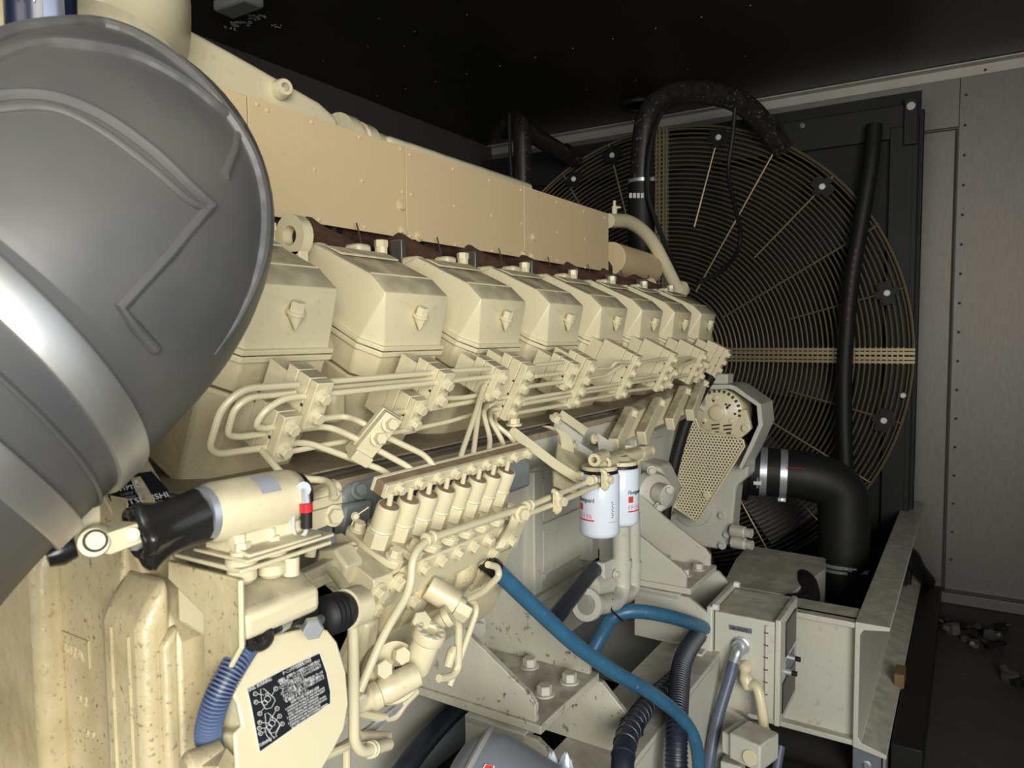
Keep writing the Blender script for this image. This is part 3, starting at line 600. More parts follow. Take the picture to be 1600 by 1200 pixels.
# ================================================================== fuel lines
FLG = 'bent steel fuel lines'
def line(label, pts, r=.0033, rad=.018, m='cream_clean', nuts=(), name='fuel_line', cat='fuel line', grp=FLG):
    if not nuts:
        return solo(name, label, cat, MB().tube(round_path(pts, rad, 6), r*1.17, 10), m, group=grp)
    t = Thing(name, label, cat, pts[-1], grp); t.part('tube', MB().tube(round_path(pts, rad, 6), r, 12), m)
    for (i, s_) in nuts:
        a, b = V(pts[i]), V(pts[i+1] if i+1 < len(pts) else pts[i-1]); d = (b-a).normalized(); t.part('nut', MB().hexa(a-d*.006, d, r*s_, .018), m)
    return t
F = lambda l, o=.02: [aF(x, y, o) for x, y in l]
line('outermost of three looped fuel lines left of the first clamp plates', F([(465, 601), (380, 607), (346, 636), (326, 700), (340, 710), (425, 698)], .018), .0034, .024)
line('middle of three looped fuel lines left of the first clamp plates', F([(460, 614), (390, 620), (366, 638), (354, 680), (372, 683), (432, 675)], .028), .0033, .02)
line('innermost and shortest looped fuel line left of the first clamp plates', F([(475, 619), (444, 622), (412, 642), (398, 666), (412, 670), (436, 665)], .016), .0033, .014)
line('top straight fuel line between first and second clamp plates', F([(505, 597), (675, 583)], .024))
line('second straight fuel line between first and second clamp plates', F([(505, 606), (670, 592)], .034))
line('lowest of three straight fuel lines between first and second clamp plates', F([(505, 616), (690, 597)], .012))
XRL = -.588
def mixp(l): return [aF(x, y, .02) if X is None else aX(x, y, X) for x, y, X in l]
line('fuel line reaching the third pump fitting through the small clamp', mixp([(485, 656, None), (540, 650, None), (566, 660, -.63), (604, 683, -.62), (666, 712, -.60), (684, 738, XRL), (686, 745, XRL)]), .0034, .03)
line('fuel line reaching the second pump fitting through the small clamp', mixp([(455, 672, None), (512, 665, None), (556, 685, -.63), (590, 703, -.62), (638, 729, -.60), (654, 746, XRL), (657, 755, XRL)]), .0034, .03)
line('fuel line reaching the first pump fitting in a long slope', mixp([(440, 695, None), (477, 690, None), (600, 735, -.615), (618, 752, XRL), (624, 764, XRL)]), .0034, .03)
line('thin return line running low behind the small clamp', mixp([(440, 708, None), (558, 686, -.66), (640, 672, -.66), (700, 659, -.66), (745, 646, -.66), (775, 628, -.66)]), .003, .03)
line('fuel line dropping from the lowest clamp to the bracket below', mixp([(405, 700, None), (422, 720, -.65), (446, 747, -.63), (508, 750, -.60), (520, 760, -.58), (522, 778, -.57)]), .0034, .02)
line('straight fuel line out of the small clamp to the second lower plate', mixp([(598, 648, -.645), (645, 641, None)]), .0033)
for lb, a in (('top straight fuel line between second and third clamp plates', [(700, 580), (765, 576)]), ('middle straight fuel line between second and third clamp plates', [(700, 596), (778, 587)]),
              ('fuel line from the second upper plate sagging to the third plate', [(688, 622), (720, 622), (752, 617)]), ('lowest straight fuel line from second lower plate to third plate', [(655, 642), (745, 626), (800, 620)])):
    line(lb, F(a, .014))
line('fuel line falling steeply to the fourth pump fitting', mixp([(776, 596, None), (756, 600, None), (745, 640, -.625), (722, 706, -.60), (713, 735, XRL)]), .0034, .02)
line('fuel line falling to the fifth pump fitting', mixp([(760, 615, None), (750, 625, -.64), (745, 665, -.62), (737, 728, XRL)]), .0034, .02)
line('fuel line bending down to the sixth pump fitting', mixp([(800, 626, None), (762, 631, None), (755, 645, -.63), (766, 685, -.61), (762, 720, XRL)]), .0034, .014)
line('fuel line bending down to the seventh pump fitting', mixp([(795, 638, None), (766, 640, None), (766, 656, -.63), (787, 692, -.61), (784, 714, XRL)]), .0034, .014)
line('fuel line bending down to the eighth pump fitting', mixp([(790, 650, None), (772, 651, None), (774, 663, -.63), (802, 685, -.61), (806, 709, XRL)]), .0034, .014)
for k, a in enumerate(([(835, 571), (880, 566)], [(837, 588), (888, 582)], [(826, 604), (885, 596)], [(818, 624), (895, 611)], [(818, 631), (895, 618)], [(804, 646), (890, 631)])):
    line('%s fuel line from the top, between third and fourth long plates' % ORD[k], F(a, .008+.006*(k % 2)), .0033)
for k, a in enumerate(([(925, 578), (954, 575), (962, 566), (990, 566)], [(915, 592), (945, 588), (972, 570), (995, 565)], [(908, 609), (975, 599)], [(908, 614), (973, 604)], [(898, 628), (966, 616)])):
    line('%s fuel line from the top, between fourth and fifth long plates' % ORD[k], F(a, .010+.005*(k % 2)), .0033, .012)
for k, a in enumerate(([(1000, 566), (1046, 560)], [(985, 594), (1030, 586)], [(982, 599), (1030, 592)], [(975, 612), (1022, 606)])):
    line('%s fuel line from the top, between fifth and sixth long plates' % ORD[k], F(a, .012), .0033)
for k, a in enumerate(([(1055, 562), (1078, 558), (1090, 562)], [(1050, 578), (1092, 560)], [(1042, 592), (1086, 584)])):
    line('%s short fuel line from the top, beyond the sixth long plate' % ORD[k], F(a, .012), .0033, .01)
# small double clamp on two of the lines
p = aX(588, 676, -.613); dY = (aX(604, 683, -.62)-aX(566, 660, -.63)).normalized(); up = V((.35, -.1, .93)); sd = up.cross(dY).normalized(); up = dY.cross(sd)
t = Thing('line_clamp', 'small two bolt clamp block holding two sloping fuel lines', 'clamp', p-V((0, 0, .04)))
t.part('front_plate', MB().box(p+sd*-.006 if sd.x < 0 else p+sd*.006, (.026, .062, .010), (dY, up, sd)), 'cream', .0015); t.part('back_plate', MB().box(p+sd*(.006 if sd.x < 0 else -.006), (.026, .062, .010), (dY, up, sd)), 'cream', .0015)
so = sd if sd.x > 0 else -sd
for k in (.020, -.002): t.bolt(p+up*k+so*.011, so+up*.5, .0075, .010)
t.part('foot', MB().box(p-up*.034, (.026, .014, .03), (dY, up, sd)), 'cream', .001)

# ================================================================== injection pump
PU, PV, PYY = V((.40, 0, .917)).normalized(), V((.917, 0, -.40)).normalized(), V((0, 1, 0))
PO = V((-.602, 0, .930))
def pp(a, b, y): return PO+PV*a+PU*b+V((0, y, 0))
ip = Thing('injection_pump', 'large cream inline fuel injection pump with a row of eight delivery holders', 'fuel pump', (-.62, .75, .70))
def pprism(name, ab, y0, y1, m='cream', bev=.003, **k): return ip.part(name, MB().prism([pp(a, b, y0) for a, b in ab], (0, y1-y0, 0)), m, bev, **k)
pprism('body', [(-.042, -.010), (.043, -.010), (.045, -.06), (.040, -.066), (.034, -.125), (-.042, -.125)], .600, .945)
pprism('cam_box', [(-.045, -.122), (.036, -.122), (.046, -.135), (.046, -.185), (.03, -.215), (-.035, -.215)], .602, .95)
sp = .0371
for k in range(8):
    y = .647+k*sp; base = pp(0, -.010, y)
    pl = ip.part('element_flange', MB().prism([pp(a, -.010, y+c) for a, c in ((-.046, -.006), (-.040, -.0125), (-.014, -.0165), (.014, -.0165), (.034, -.0125), (.042, -.006), (.042, .006), (.034, .0125), (.014, .0165), (-.014, .0165), (-.040, .0125), (-.046, .006))], PU*.011), 'cream', .002)
    for a in (-.033, .030): ip.bolt(pp(a, .001, y), PU, .0078, .009, parent=pl)
    h = ip.part('delivery_holder', MB().hexa(pp(0, .001, y), PU, .0168, .021, .3).lathe(pp(0, .021, y), PU, [(0, .0150), (.002, .0158), (.004, .0146), (.006, .0146), (.031, .0146), (.034, .0134), (.034, .0122), (.0325, .0119)], 24), 'cream_clean', 0, 30)
    ip.part('gasket_top', MB().lathe(pp(0, .054, y), PU, [(0, .0121), (.0012, .0119)], 20), 'brown_tag', parent=h)
    ip.part('stem', MB().cyl(pp(0, .052, y), pp(-.003, .070, y), .0036, 10), 'cream_clean', parent=h)
for k in range(9): ip.part('gallery_rib', MB().box(pp(-.005, -.0095, .628+k*sp), (.08, .0035, .004), (PV, PYY, PU)), 'cream_cool_lit')
# side bolts and castings on the pump face
for k in range(7): ip.bolt(pp(.0445, -.022, .66+k*.036), PV, .0075, .008)
for y, b in ((.585+.035, -.052), (.868, -.052), (.915, -.045), (.70, -.075)): ip.bolt(pp(.0445, b, y), PV, .008, .008)
for k in range(5):
    y = .668+k*.052; ip.part('cover_lobe', MB().loft([[pp(.037+.006*math.sin(math.pi*q), -.040-.085*q, y+.021*math.cos(w_)*(.6+.4*math.sin(math.pi*q)))+PV*(.007*math.sin(w_)*math.sin(math.pi*q+.2)) for w_ in [j*math.pi/6 for j in range(7)]] + [pp(.02, -.040-.085*q, y-.02), pp(.02, -.040-.085*q, y+.02)] for q in (0, .15, .35, .5, .65, .85, 1)]), 'cream_cast', 0, 50)
# governor end towards the photographer
pprism('governor_top', [(-.043, -.005), (.046, -.005), (.050, -.012), (.050, -.050), (-.043, -.050)], .598, .631, 'cream', .0015)
pprism('governor_case', [(-.040, -.048), (.046, -.048), (.050, -.10), (.040, -.15), (.02, -.20), (-.04, -.20)], .600, .640, 'cream', .008)
pprism('governor_rib', [(.012, -.070), (.052, -.066), (.062, -.12), (.05, -.165), (.012, -.16)], .606, .632, 'cream', .006)
ip.part('tube_stub', MB().lathe(pp(-.006, -.006, .612), PU, [(0, .0065), (.012, .0065), (.012, .0045), (.004, .0045)], 14), 'cream')
for a, b, y in ((.0505, -.022, .607), (.0505, -.020, .640), (.0455, -.018, .658)): ip.bolt(pp(a, b, y), PV, .009, .009)
sl = ip.part('lead_seal', MB().lathe(pp(-.036, .020, .638), (1, -.6, .2), [(-.003, .003), (0, .0055), (.003, .003)], 12).tube([pp(-.036, .008, .636), pp(-.036, .020, .638), pp(-.030, .034, .65)], 0.0009, 6), 'cream_clean', label='small pale lead seal on twisted wire')
# big hex union and square shaft on the governor end
q = aX(522, 884, -.612); d = V((.05, -1, -.05)).normalized()
ip.part('end_union', MB().hexa(q+V((0, .02, 0)), d, .026, .028, .2).hexa(q+V((0, .02, 0))+d*.026, d, .014, .045, .1), 'cream', .0015)
# rail clamping the delivery lines
rl = Thing('delivery_rail', 'long bolted rail clamping the fuel lines over the pump holders', 'rail', (-.58, .80, .985))
for nm, a0, a1, m_ in (('front_bar', .000, .006, 'cream_clean'), ('packing', -.0125, -.0005, 'brown_tag'), ('back_bar', -.018, -.013, 'cream_clean')):
    rl.part(nm, MB().box(pp((a0+a1)/2-.010, .0715, .801), (a1-a0, .326, .0175), (PV, PYY, PU)), m_, .0008)
for k in range(9): rl.bolt(pp(-.004, .0725, .662+k*sp*1.0), PV, .0066, .007)
# ================================================================== flywheel housing and nameplate
fw = Thing('flywheel_housing', 'dirty cream cast flywheel housing with ribs at the lower left', 'housing', (-.85, .35, .2))
hb = [(-.522, .25), (-.522, .940), (-.536, .961), (-.605, 1.035), (-.68, 1.108), (-.80, 1.19), (-1.0, 1.27), (-1.28, 1.30), (-1.9, .9), (-2.0, .25)]
fw.part('bell', MB().prism([V((x, .333, z)) for x, z in hb], (0, .055, 0)), 'cream_cast', .004, seg=3)
fw.part('flange', MB().prism([V((x+.0025, .358, z+.002)) for x, z in hb], (0, .012, 0)), 'cream_cast', .0015)
fw.part('end_plate', MB().prism([V((x, .386, z)) for x, z in ((-.74, .3), (-.74, .96), (-.76, 1.03), (-1.2, 1.1), (-1.8, .9), (-1.9, .3))], (0, .09, 0)), 'cream_rough', .01)
def rib(x0, x1, yb, yf, ztop, zch, name='rib_bulge', bev=.012, dx=0.0):
    pf = [V((x0, yb, .25)), V((x0, yf, .25)), V((x0, yf, zch)), V((x0, yf+(yb-yf)*.25, zch+(ztop-zch)*.35)), V((x0, yb, ztop))]
    fw.part(name, MB().prism(pf, (x1-x0, 0, 0)), 'cream_cast', bev, seg=4)
rib(-.592, -.530, .336, .309, .995, .955, bev=.010); rib(-.535, -.5235, .336, .322, .955, .940, 'edge_bead', .005)
rib(-.70, -.585, .336, .327, 1.05, .985, 'web', .004); rib(-.95, -.685, .336, .306, 1.06, .975, bev=.016)
for x0, z1 in ((-.548, .955), (-.572, .958)): fw.part('mould_line', MB().tube([V((x0, .3092, .4)), V((x0, .3092, z1-.006))], .0016, 6), 'cream_cast')
for bd, (x, y), sz in (('DIS', (66, 1006), .0165), ('302A', (99, 1020), .0165), ('H 2', (120, 1096), .013), ('H 7', (132, 1150), .012)):
    p = aY(x, y, .3272); fw.text('cast_lettering', bd, p, (1, 0, 0), (0, 0, 1), sz, 'cream_cast', ext=.0012)
p = aY(104, 1005, .327); fw.part('cast_frame', MB().box(p+V((.016, 0, .010)), (.045, .003, .0016)).box(p+V((.038, 0, -.002)), (.0016, .003, .025)), 'cream_cast')
# nameplate on the sloping outer face of the bell
NN = V((.077, 0, .072)).normalized()
def onp(x, y, e=.001):
    d = ray(x, y); return CAM+d*(((V((-.605, 0, 1.035))+NN*e)-CAM).dot(NN)/d.dot(NN))
np_ = Thing('nameplate', 'black engine nameplate with pale lettering beside the black boot', 'nameplate', onp(220, 790))
pl_ = [onp(*p) for p in ((168, 775), (205, 742), (236, 737), (262, 766), (265, 780), (260, 789), (192, 806), (184, 800))]
np_.part('plate', MB().prism(pl_, NN*.0008), 'label_black', 0)
tr, tu = V((0, 1, 0)), V((-.072, 0, .077))
for bd, (x, y), sz, m_ in (('Y1PTA-2', (186, 768), .0062, 'label_white'), ('2145HP 1800min', (189, 775), .0036, 'label_grey'), ('1580kW 1800min', (191, 781), .0036, 'label_grey'), ('MITSUBISHI', (185, 792), .0078, 'label_white'), ('HEAVY INDUSTRIES, LTD.', (187, 799), .0036, 'label_grey')):
    np_.text('lettering', bd, onp(x, y, .0022), tr, tu, sz, m_, fit=.046 if sz > .007 else None)
np_.part('grey_square', MB().prism([onp(*p, .0022) for p in ((209, 751), (214, 750), (216, 755), (211, 756))], NN*.0004), 'label_white')
# ================================================================== bracket with stop solenoid
YBK = .335
bk = Thing('solenoid_bracket', 'bent cream sheet bracket carrying the stop solenoid', 'bracket', (-.47, .36, .93))
bpx = [(262, 876), (375, 906), (378, 1010), (330, 1096), (318, 1096), (318, 960), (262, 905)]
bk.part('side_plate', MB().prism([aY(x, y, YBK) for x, y in bpx], (0, .004, 0)), 'cream_cast', .0012)
r0 = aY(376, 906, YBK)
ch = [(r0.x, r0.z-.028), (r0.x, r0.z-.048), (r0.x-.05, r0.z-.056), (r0.x-.085, r0.z-.052), (r0.x-.085, r0.z-.015), (r0.x-.022, r0.z-.016)]
bk.part('channel', MB().prism([V((x, YBK+.002, z)) for x, z in ch], (0, .075, 0)), 'cream', .006, seg=3)
bk.part('lip', MB().tube([aY(376, 906, YBK-.001), aY(378, 1010, YBK-.001), aY(332, 1094, YBK-.001)], .0022, 8), 'cream_clean')
tz = aY(365, 880, .345).z
bk.part('tray', MB().b2((-.53, .338, tz-.004), (-.448, .428, tz)), 'cream', .0012)
for x, y in ((378, 893), (425, 884)): bk.part('rubber_mount', MB().lathe(aX(x, y, -.462)-V((0, 0, .008)), (0, 0, 1), [(0, .008), (.003, .011), (.010, .011), (.012, .009), (.014, .012), (.02, .012)], 18), 'cream')
bk.part('standoff', MB().cyl(aX(455, 898, -.455), aX(455, 870, -.455), .0065, 14), 'cream_clean')
sa, sb = aX(322, 803, -.462), aX(466, 775, -.462); ax_ = (sb-sa).normalized(); ax_ = V((0, 1, -.02)).normalized(); sb = sa+ax_*.080
so_ = Thing('stop_solenoid', 'cream cylinder solenoid with grey sticker above the bracket', 'solenoid', (sa+sb)/2-V((0, 0, .03)))
so_.part('case', MB().lathe(sa, ax_, [(-.002, .014), (-.002, .020), (.004, .0222), (.070, .0222), (.078, .0205), (.081, .017)], 32), 'cream', 0, 40)
so_.part('sticker', MB().add([sa+ax_*t_+(V((1, 0, 0))*math.cos(a)+V((0, 0, 1))*math.sin(a))*.0225 for t_ in (.034, .052) for a in (.5, .7, .9, 1.1, 1.3)], [(i, i+1, i+6, i+5) for i in range(4)]), 'sticker_grey')
so_.part('end_cap', MB().lathe(sb-ax_*.006, ax_, [(0, .0185), (.010, .0185), (.013, .016)], 24), 'rubber_black')
so_.part('front_ring', MB().lathe(sa-ax_*.006, ax_, [(0, .0195), (.005, .0205), (.007, .019)], 28), 'zinc')
zz = sa.z-.030
so_.part('saddle', MB().prism([sa+ax_*.012+V((x, 0, z)) for x, z in ((-.02, -.012), (.016, -.016), (.018, -.026), (.030, -.028), (.030, -.031), (.012, -.031), (-.02, -.031))], ax_*.07), 'cream', .002)
so_.part('base_plate', MB().box(sa+ax_*.050+V((.002, 0, -.0315)), (.062, .084, .003), None), 'cream', .001)
for k, (x, y) in enumerate(((378, 862), (425, 851))):
    so_.bolt(aX(x, y, -.446), (0, 0, 1), .0062, .006); so_.part('stud', MB().cyl(aX(x, y, -.446), aX(x, y, -.446)+V((0, 0, .013)), .003, 10), 'cream_clean')
# wires with red sleeve
so_.part('lead', MB().tube(spline([aX(455, 790, -.448), aX(452, 820, -.447), aX(455, 836, -.446), aX(462, 845, -.444)], 6), .0016, 8), 'wire_white')
so_.part('lead', MB().tube(spline([aX(460, 790, -.445), aX(458, 822, -.444), aX(462, 838, -.443)], 6), .0016, 8), 'wire_white')
w0 = [aX(478, 768, -.44), aX(477, 790, -.437), aX(479, 815, -.437), aX(477, 832, -.438), aX(466, 843, -.44)]
so_.part('lead', MB().tube(spline(w0, 6), .0018, 8), 'wire_white')
so_.part('sleeve_black', MB().tube([aX(479, 798, -.437), aX(479, 825, -.437)], .0046, 12), 'rubber_black')
so_.part('sleeve_red', MB().tube([aX(478, 786, -.437), aX(479, 799, -.437)], .0052, 12), 'red_sleeve', label='bright red cable sleeve')
so_.part('lug', MB().tube([aX(476, 764, -.44), aX(478, 787, -.437)], .0036, 8).lathe(aX(475, 764, -.44), (.5, -.8, .1), [(0, .006), (.002, .006)], 12), 'zinc')
so_.part('cable_loop', MB().tube(spline([aX(448, 832, -.45), aX(470, 842, -.447), aX(462, 852, -.445), aX(445, 842, -.447)], 6), .004, 8), 'rubber_black')
# rubber boot, clevis and link
b0, b1 = sa-ax_*.004, aX(222, 838, -.47)
bd_ = (b1-b0).normalized(); L_ = (b1-b0).length
bo = Thing('rubber_boot', 'glossy crumpled black rubber boot on the solenoid plunger', 'rubber boot', b1-V((0, 0, .03)))
rings = []; bx, by, bz = basis(bd_)
for k in range(15):
    q = k/14; base = .0192-.0015*math.sin(q*3.1)+.0035*max(0, (q-.6)/.4)**1.5; ring_ = []
    for j in range(40):
        a = 2*math.pi*j/40; rr = base*(1+(.05+.09*q*q)*math.sin(a*5+q*1.5)+.025*math.sin(11*a+6*q)); ring_.append(b0+bd_*(q*L_)+(bx*math.cos(a)+by*math.sin(a))*rr)
    rings.append(ring_)
for rr_, dd in ((.93, .003), (.82, .0045), (.68, .003), (.55, 0), (.42, -.004)):
    c_ = b0+bd_*(L_+dd); rings.append([c_+(p-(b0+bd_*L_))*rr_ for p in rings[14]])
bo.part('bellows', MB().loft(rings), 'boot', 0, 60)
bo.part('inner_ring', MB().ring(b1+bd_*.002, bd_, .0125, .0028, 24, 8), 'boot')
c0_, c1_ = b1-bd_*.004, b1+bd_*.014
lk = Thing('plunger_link', 'zinc clevis with cream link block left of the black boot', 'linkage', c1_-V((0, 0, .03)))
lk.part('clevis', MB().lathe(c0_, bd_, [(0, .007), (.010, .008), (.014, .006)], 16).box(c1_+bd_*.002, (.007, .016, .009), (V((.95, .3, 0)), bd_, bd_.cross(V((.95, .3, 0))))), 'zinc', .001)
lb = aX(183, 840, -.470); lk.part('link_block', MB().box(lb, (.014, .022, .017), (V((.95, .3, 0)), bd_, bd_.cross(V((.95, .3, 0))))), 'cream', .001)
lk.part('pin', MB().lathe(aX(206, 834, -.462), (1, -.5, .1), [(0, .0045), (.004, .0045)], 14), 'cream_clean')
lk.part('pivot', MB().lathe(aX(148, 845, -.474), (1, -.7, .1), [(-.012, .010), (.004, .010), (.006, .009)], 22), 'cream'); lk.part('pivot_face', MB().ring(aX(149, 845, -.467), (1, -.7, .1), .0065, .0008, 20, 6), 'joint')
lk.part('lever', MB().prism([aX(x, y, -.485) for x, y in ((158, 783), (160, 835), (130, 856), (116, 850), (132, 800))], (-.006, 0, 0)), 'cream', .0015)
lk.part('lever_boot', MB().lathe(aX(100, 858, -.49), (-.3, -.9, -.2), [(-.006, .008), (.002, .010), (.010, .008)], 20), 'boot')
# ================================================================== ball joint linkage below the channel
t = Thing('control_link', 'short black ball joint link with zinc nuts below the bracket', 'linkage', aX(430, 990, -.46))
e0, e1 = aX(405, 996, -.452), aX(470, 957, -.462)
t.part('rod_end', MB().ring(e0, (1, -.5, 0), .0072, .0042, 20, 8).cyl(e0, e0+(e1-e0)*.45, .0052, 12), 'boot'); t.part('rod', MB().tube([e0+(e1-e0)*.3, e1], .0042, 10), 'boot')
t.part('nut', MB().hexa(e0+(e1-e0)*.42, e1-e0, .0062, .012), 'zinc'); t.part('joint_boot', MB().lathe(e1, (e1-e0), [(-.012, .007), (-.004, .0115), (.008, .0115), (.012, .008)], 18), 'boot')
j0 = aX(487, 978, -.445); t.part('stud_nut', MB().hexa(j0, (.9, -.6, -.1), .0085, .009).cyl(j0, aX(500, 968, -.47), .0045, 10), 'zinc')
g0, g1 = aX(500, 966, -.475), aX(543, 951, -.478)
t = Thing('shaft_boot', 'ribbed black rubber boot on the pump control shaft', 'rubber boot', (g0+g1)/2-V((0, 0, .02)))
d_ = (g1-g0); l_ = d_.length; pr_ = [(0, .010), (.003, .0155)]
for k in range(4): pr_ += [(.007+k*.006, .0180), (.010+k*.006, .0168)]
pr_ = [q for q in pr_ if q[0] < l_*.84]+[(l_*.86, .0165), (l_, .014)]
t.part('bellows', MB().lathe(g0, d_, pr_, 26), 'rubber_black', 0, 40); t.part('collar', MB().lathe(g1-d_.normalized()*.003, d_, [(0, .0185), (.02, .0185)], 24), 'cream')
# ================================================================== blue loom
lp = [aX(412, 972, -.475), aX(392, 1000, -.468), aX(366, 1040, -.462), aX(344, 1080, -.462), aX(330, 1120, -.466), aX(326, 1152, -.472), aX(342, 1182, -.476), aX(360, 1215, -.48)]
t = Thing('corrugated_loom', 'blue corrugated wiring loom curving down beside the turning gear cover', 'cable loom', lp[-1])
sp_ = spline(lp, 10); t.part('core', MB().tube(sp_, .0085, 14), 'navy_hose')
acc = 0; last = sp_[0]; ri = MB(); 
den = []
for a, b in zip(sp_, sp_[1:]):
    n_ = max(1, int((b-a).length/.0006))
    for k in range(n_): den.append(a+(b-a)*k/n_)
step = 4
for i in range(0, len(den)-3, step):
    tv = (den[min(i+3, len(den)-1)]-den[i]).normalized(); ri.lathe(den[i], tv, [(-.0009, .0085), (-.0006, .0101), (.0006, .0101), (.0009, .0085)], 14, cap=False)
rg = t.part('corrugations', ri, 'loom_blue'); rg['kind'] = 'stuff'
# ================================================================== turning gear cover with instruction label
def onc(x, y, e=0.0):
    n_ = V((1, 0, .30)).normalized(); k0 = V((-.452, .4, .90))+n_*e; d = ray(x, y); return CAM+d*((k0-CAM).dot(n_)/d.dot(n_))
NC = V((1, 0, .30)).normalized()
op = [(357, 1072), (372, 1040), (394, 1010), (430, 992), (488, 978), (512, 984), (527, 1003), (541, 1050), (545, 1100), (538, 1140), (520, 1175), (490, 1225), (372, 1225), (366, 1146), (379, 1134), (372, 1100)]
t = Thing('turning_gear_cover', 'cream curved cover plate carrying the black instruction label', 'cover', onc(450, 1210))
t.part('plate', MB().prism([onc(x, y) for x, y in op], -NC*.004), 'cream_clean', .0015)
t.part('rim', MB().prism([onc(x, y, -.0042) for x, y in op], -NC*.03), 'cream', .002)
lbp = [(385, 1076), (442, 1046), (500, 1019), (511, 1050), (517, 1080), (517, 1099), (462, 1136), (405, 1176), (398, 1138), (392, 1106)]
t.part('label_border', MB().prism([onc(x, y, .0004) for x, y in lbp], NC*.0003), 'label_white')
cxm, cym = 452, 1096
t2 = t.part('label', MB().prism([onc(cxm+(x-cxm)*.975, cym+(y-cym)*.975, .0008) for x, y in lbp], NC*.0003), 'label_black', label='black instruction label with white print')
lr = onc(500, 1019)-onc(385, 1076); lu = onc(387, 1080)-onc(398, 1125)
def lt(b, x, y, s_, fit=None): t.text('print', b, onc(x, y, .0015), lr, lu, s_, 'label_white', parent=t2, ext=.0001, fit=fit)
UW = lr.length/115.0
lt('ENG. RUNNING', 389, 1081, .0036, 33*UW); lt('TURNING', 405, 1168, .0034, 18*UW); lt('ターニングギヤ装置使用上の注意', 442, 1055, .0034, 46*UW)
jp = ['1.始動前に、必ず操作プレートを所定のシャフト位置に押込みよ', '  位置決めし、シャフトをカバーにロックする。', '2.シャフトを手前に引き出しラチェットハンドルを用いて', '  ターニングを行なう。', '3.ターニング終了後、シャフトを運転位置に戻しプレート②', '  をシャフトの溝に入れ、ボルトで確実に締付ける。', '  このときプレートの溝にシャフトの溝が入っていること', '  を確認すること。']
for k, b in enumerate(jp): lt(b, 434.5+k*1.2, 1067+k*4.7, .0027, (68 if len(b) > 20 else 40)*UW)
lt('HOW TO USE TURNING GEAR', 455, 1100, .0034, 46*UW)
en = ['1. LOOSEN BOLT ③ AND ④, TAKE OUT PLATE②', '   FROM SLOT OF SHAFT①, AND PUSH SHAFT', '   FULLY. USE RATCHET HANDLE⑥.', '2. AFTER TURNING, PULL OUT SHAFT① TO ENG.', '   RUNNING POSITION, INSERT PLATE② INTO', '3. SLOT OF SHAFT①, AND TIGHTEN BOLT③', '   COMPLETELY. CHECK THAT IT IS PROPERLY INSERTED', '   IN GROOVE OF SHAFT①.']
for k, b in enumerate(en): lt(b, 446+k*.9, 1110+k*4.5, .0023, (64 if len(b) > 36 else 52)*UW)
def ink(pts, r=.00022, closed=False): t.part('drawing', MB().tube([onc(x, y, .0015) for x, y in pts], r, 4, closed), 'label_white', parent=t2)
for oy, ox in ((0, 0), (38, 7)):
    ink([(407+ox, 1077+oy), (412+ox, 1076+oy), (428+ox, 1090+oy), (430+ox, 1095+oy), (424+ox, 1106+oy), (415+ox, 1108+oy), (409+ox, 1098+oy)], closed=True)
    for cx_, cy_, r_ in ((414+ox, 1098+oy, 4), (418+ox, 1092+oy, 5), (417+ox, 1085+oy, 2.2)): ink([(cx_+r_*math.cos(a*.63), cy_+r_*math.sin(a*.63)) for a in range(10)], closed=True)
for cx_, cy_, n_ in ((399, 1084, '1'), (431, 1076, '3'), (400, 1097, '4'), (406, 1115, '2'), (433, 1107, '1'), (437, 1119, '2'), (406, 1129, '4'), (405, 1138, '5'), (407, 1146, '6'), (441, 1131, '3')):
    ink([(cx_+3.2*math.cos(a*.52), cy_+3.2*math.sin(a*.52)) for a in range(12)], closed=True); lt(n_, cx_-1.2, cy_+1.8, .0024)
for a, b in (((402, 1084), (412, 1086)), ((429, 1079), (424, 1088)), ((403, 1097), (411, 1097)), ((408, 1112), (414, 1104)), ((431, 1110), (425, 1121)), ((434, 1121), (430, 1128)), ((410, 1129), (421, 1130)), ((409, 1138), (417, 1137)), ((438, 1133), (431, 1147)), ((411, 1145), (414, 1143))): ink([a, b])
for a in (((414, 1138), (416, 1148), (424, 1158)), ((421, 1140), (424, 1148), (429, 1154)), ((430, 1147), (433, 1150), (428, 1152))): ink(a)
# pale pipe behind the loom and clamp below it
solo('drain_tube', 'thin cream tube standing behind the blue corrugated loom', 'tube', MB().tube([aX(350, 1050, -.49), aX(353, 1140, -.49), aX(356, 1215, -.49)], .0045, 10), 'cream_clean')
t = Thing('tube_union', 'dirty cream union fitting below the blue corrugated loom', 'fitting', aX(330, 1190, -.46)-V((0, 0, .02)))
t.part('nut', MB().hexa(aX(345, 1185, -.455), (.6, -1, -.3), .011, .018), 'cream_cast'); t.part('body', MB().lathe(aX(322, 1190, -.46), (-.2, -1, 0), [(-.01, .012), (.012, .012), (.016, .009)], 18), 'cream_cast')
# ================================================================== intake elbow in the foreground
ep = [aD(*q) for q in ((-440, 860, .37), (-265, 692, .395), (-132, 588, .42), (8, 485, .455), (93, 407, .475), (145, 342, .512), (162, 303, .562), (160, 278, .63), (154, 260, .74), (150, 250, .86))]
path = spline(ep, 6)
ER = .121
el = Thing('rubber_elbow', 'big grey black rubber intake elbow filling the left foreground', 'air hose', aD(100, 470, .5)-V((0, 0, .2)))
el_mb = MB().tube(path, ER, 64, cap=False); el.part('elbow', el_mb, 'rubber', 0, 60)
tree = bvhtree.BVHTree.FromPolygons([tuple(p) for p in el_mb.v], el_mb.f)
def on_el(x, y, e=0.0):
    h = tree.ray_cast(CAM, ray(x, y).normalized())
    if h[0] is None: h = tree.find_nearest(aD(x, y, .5))
    return h[0]-ray(x, y).normalized()*e
def el_rib(pts, r, name='rib', lab=None): el.part(name, MB().tube([on_el(x, y) for x, y in pts], r, 10), 'rubber', label=lab)
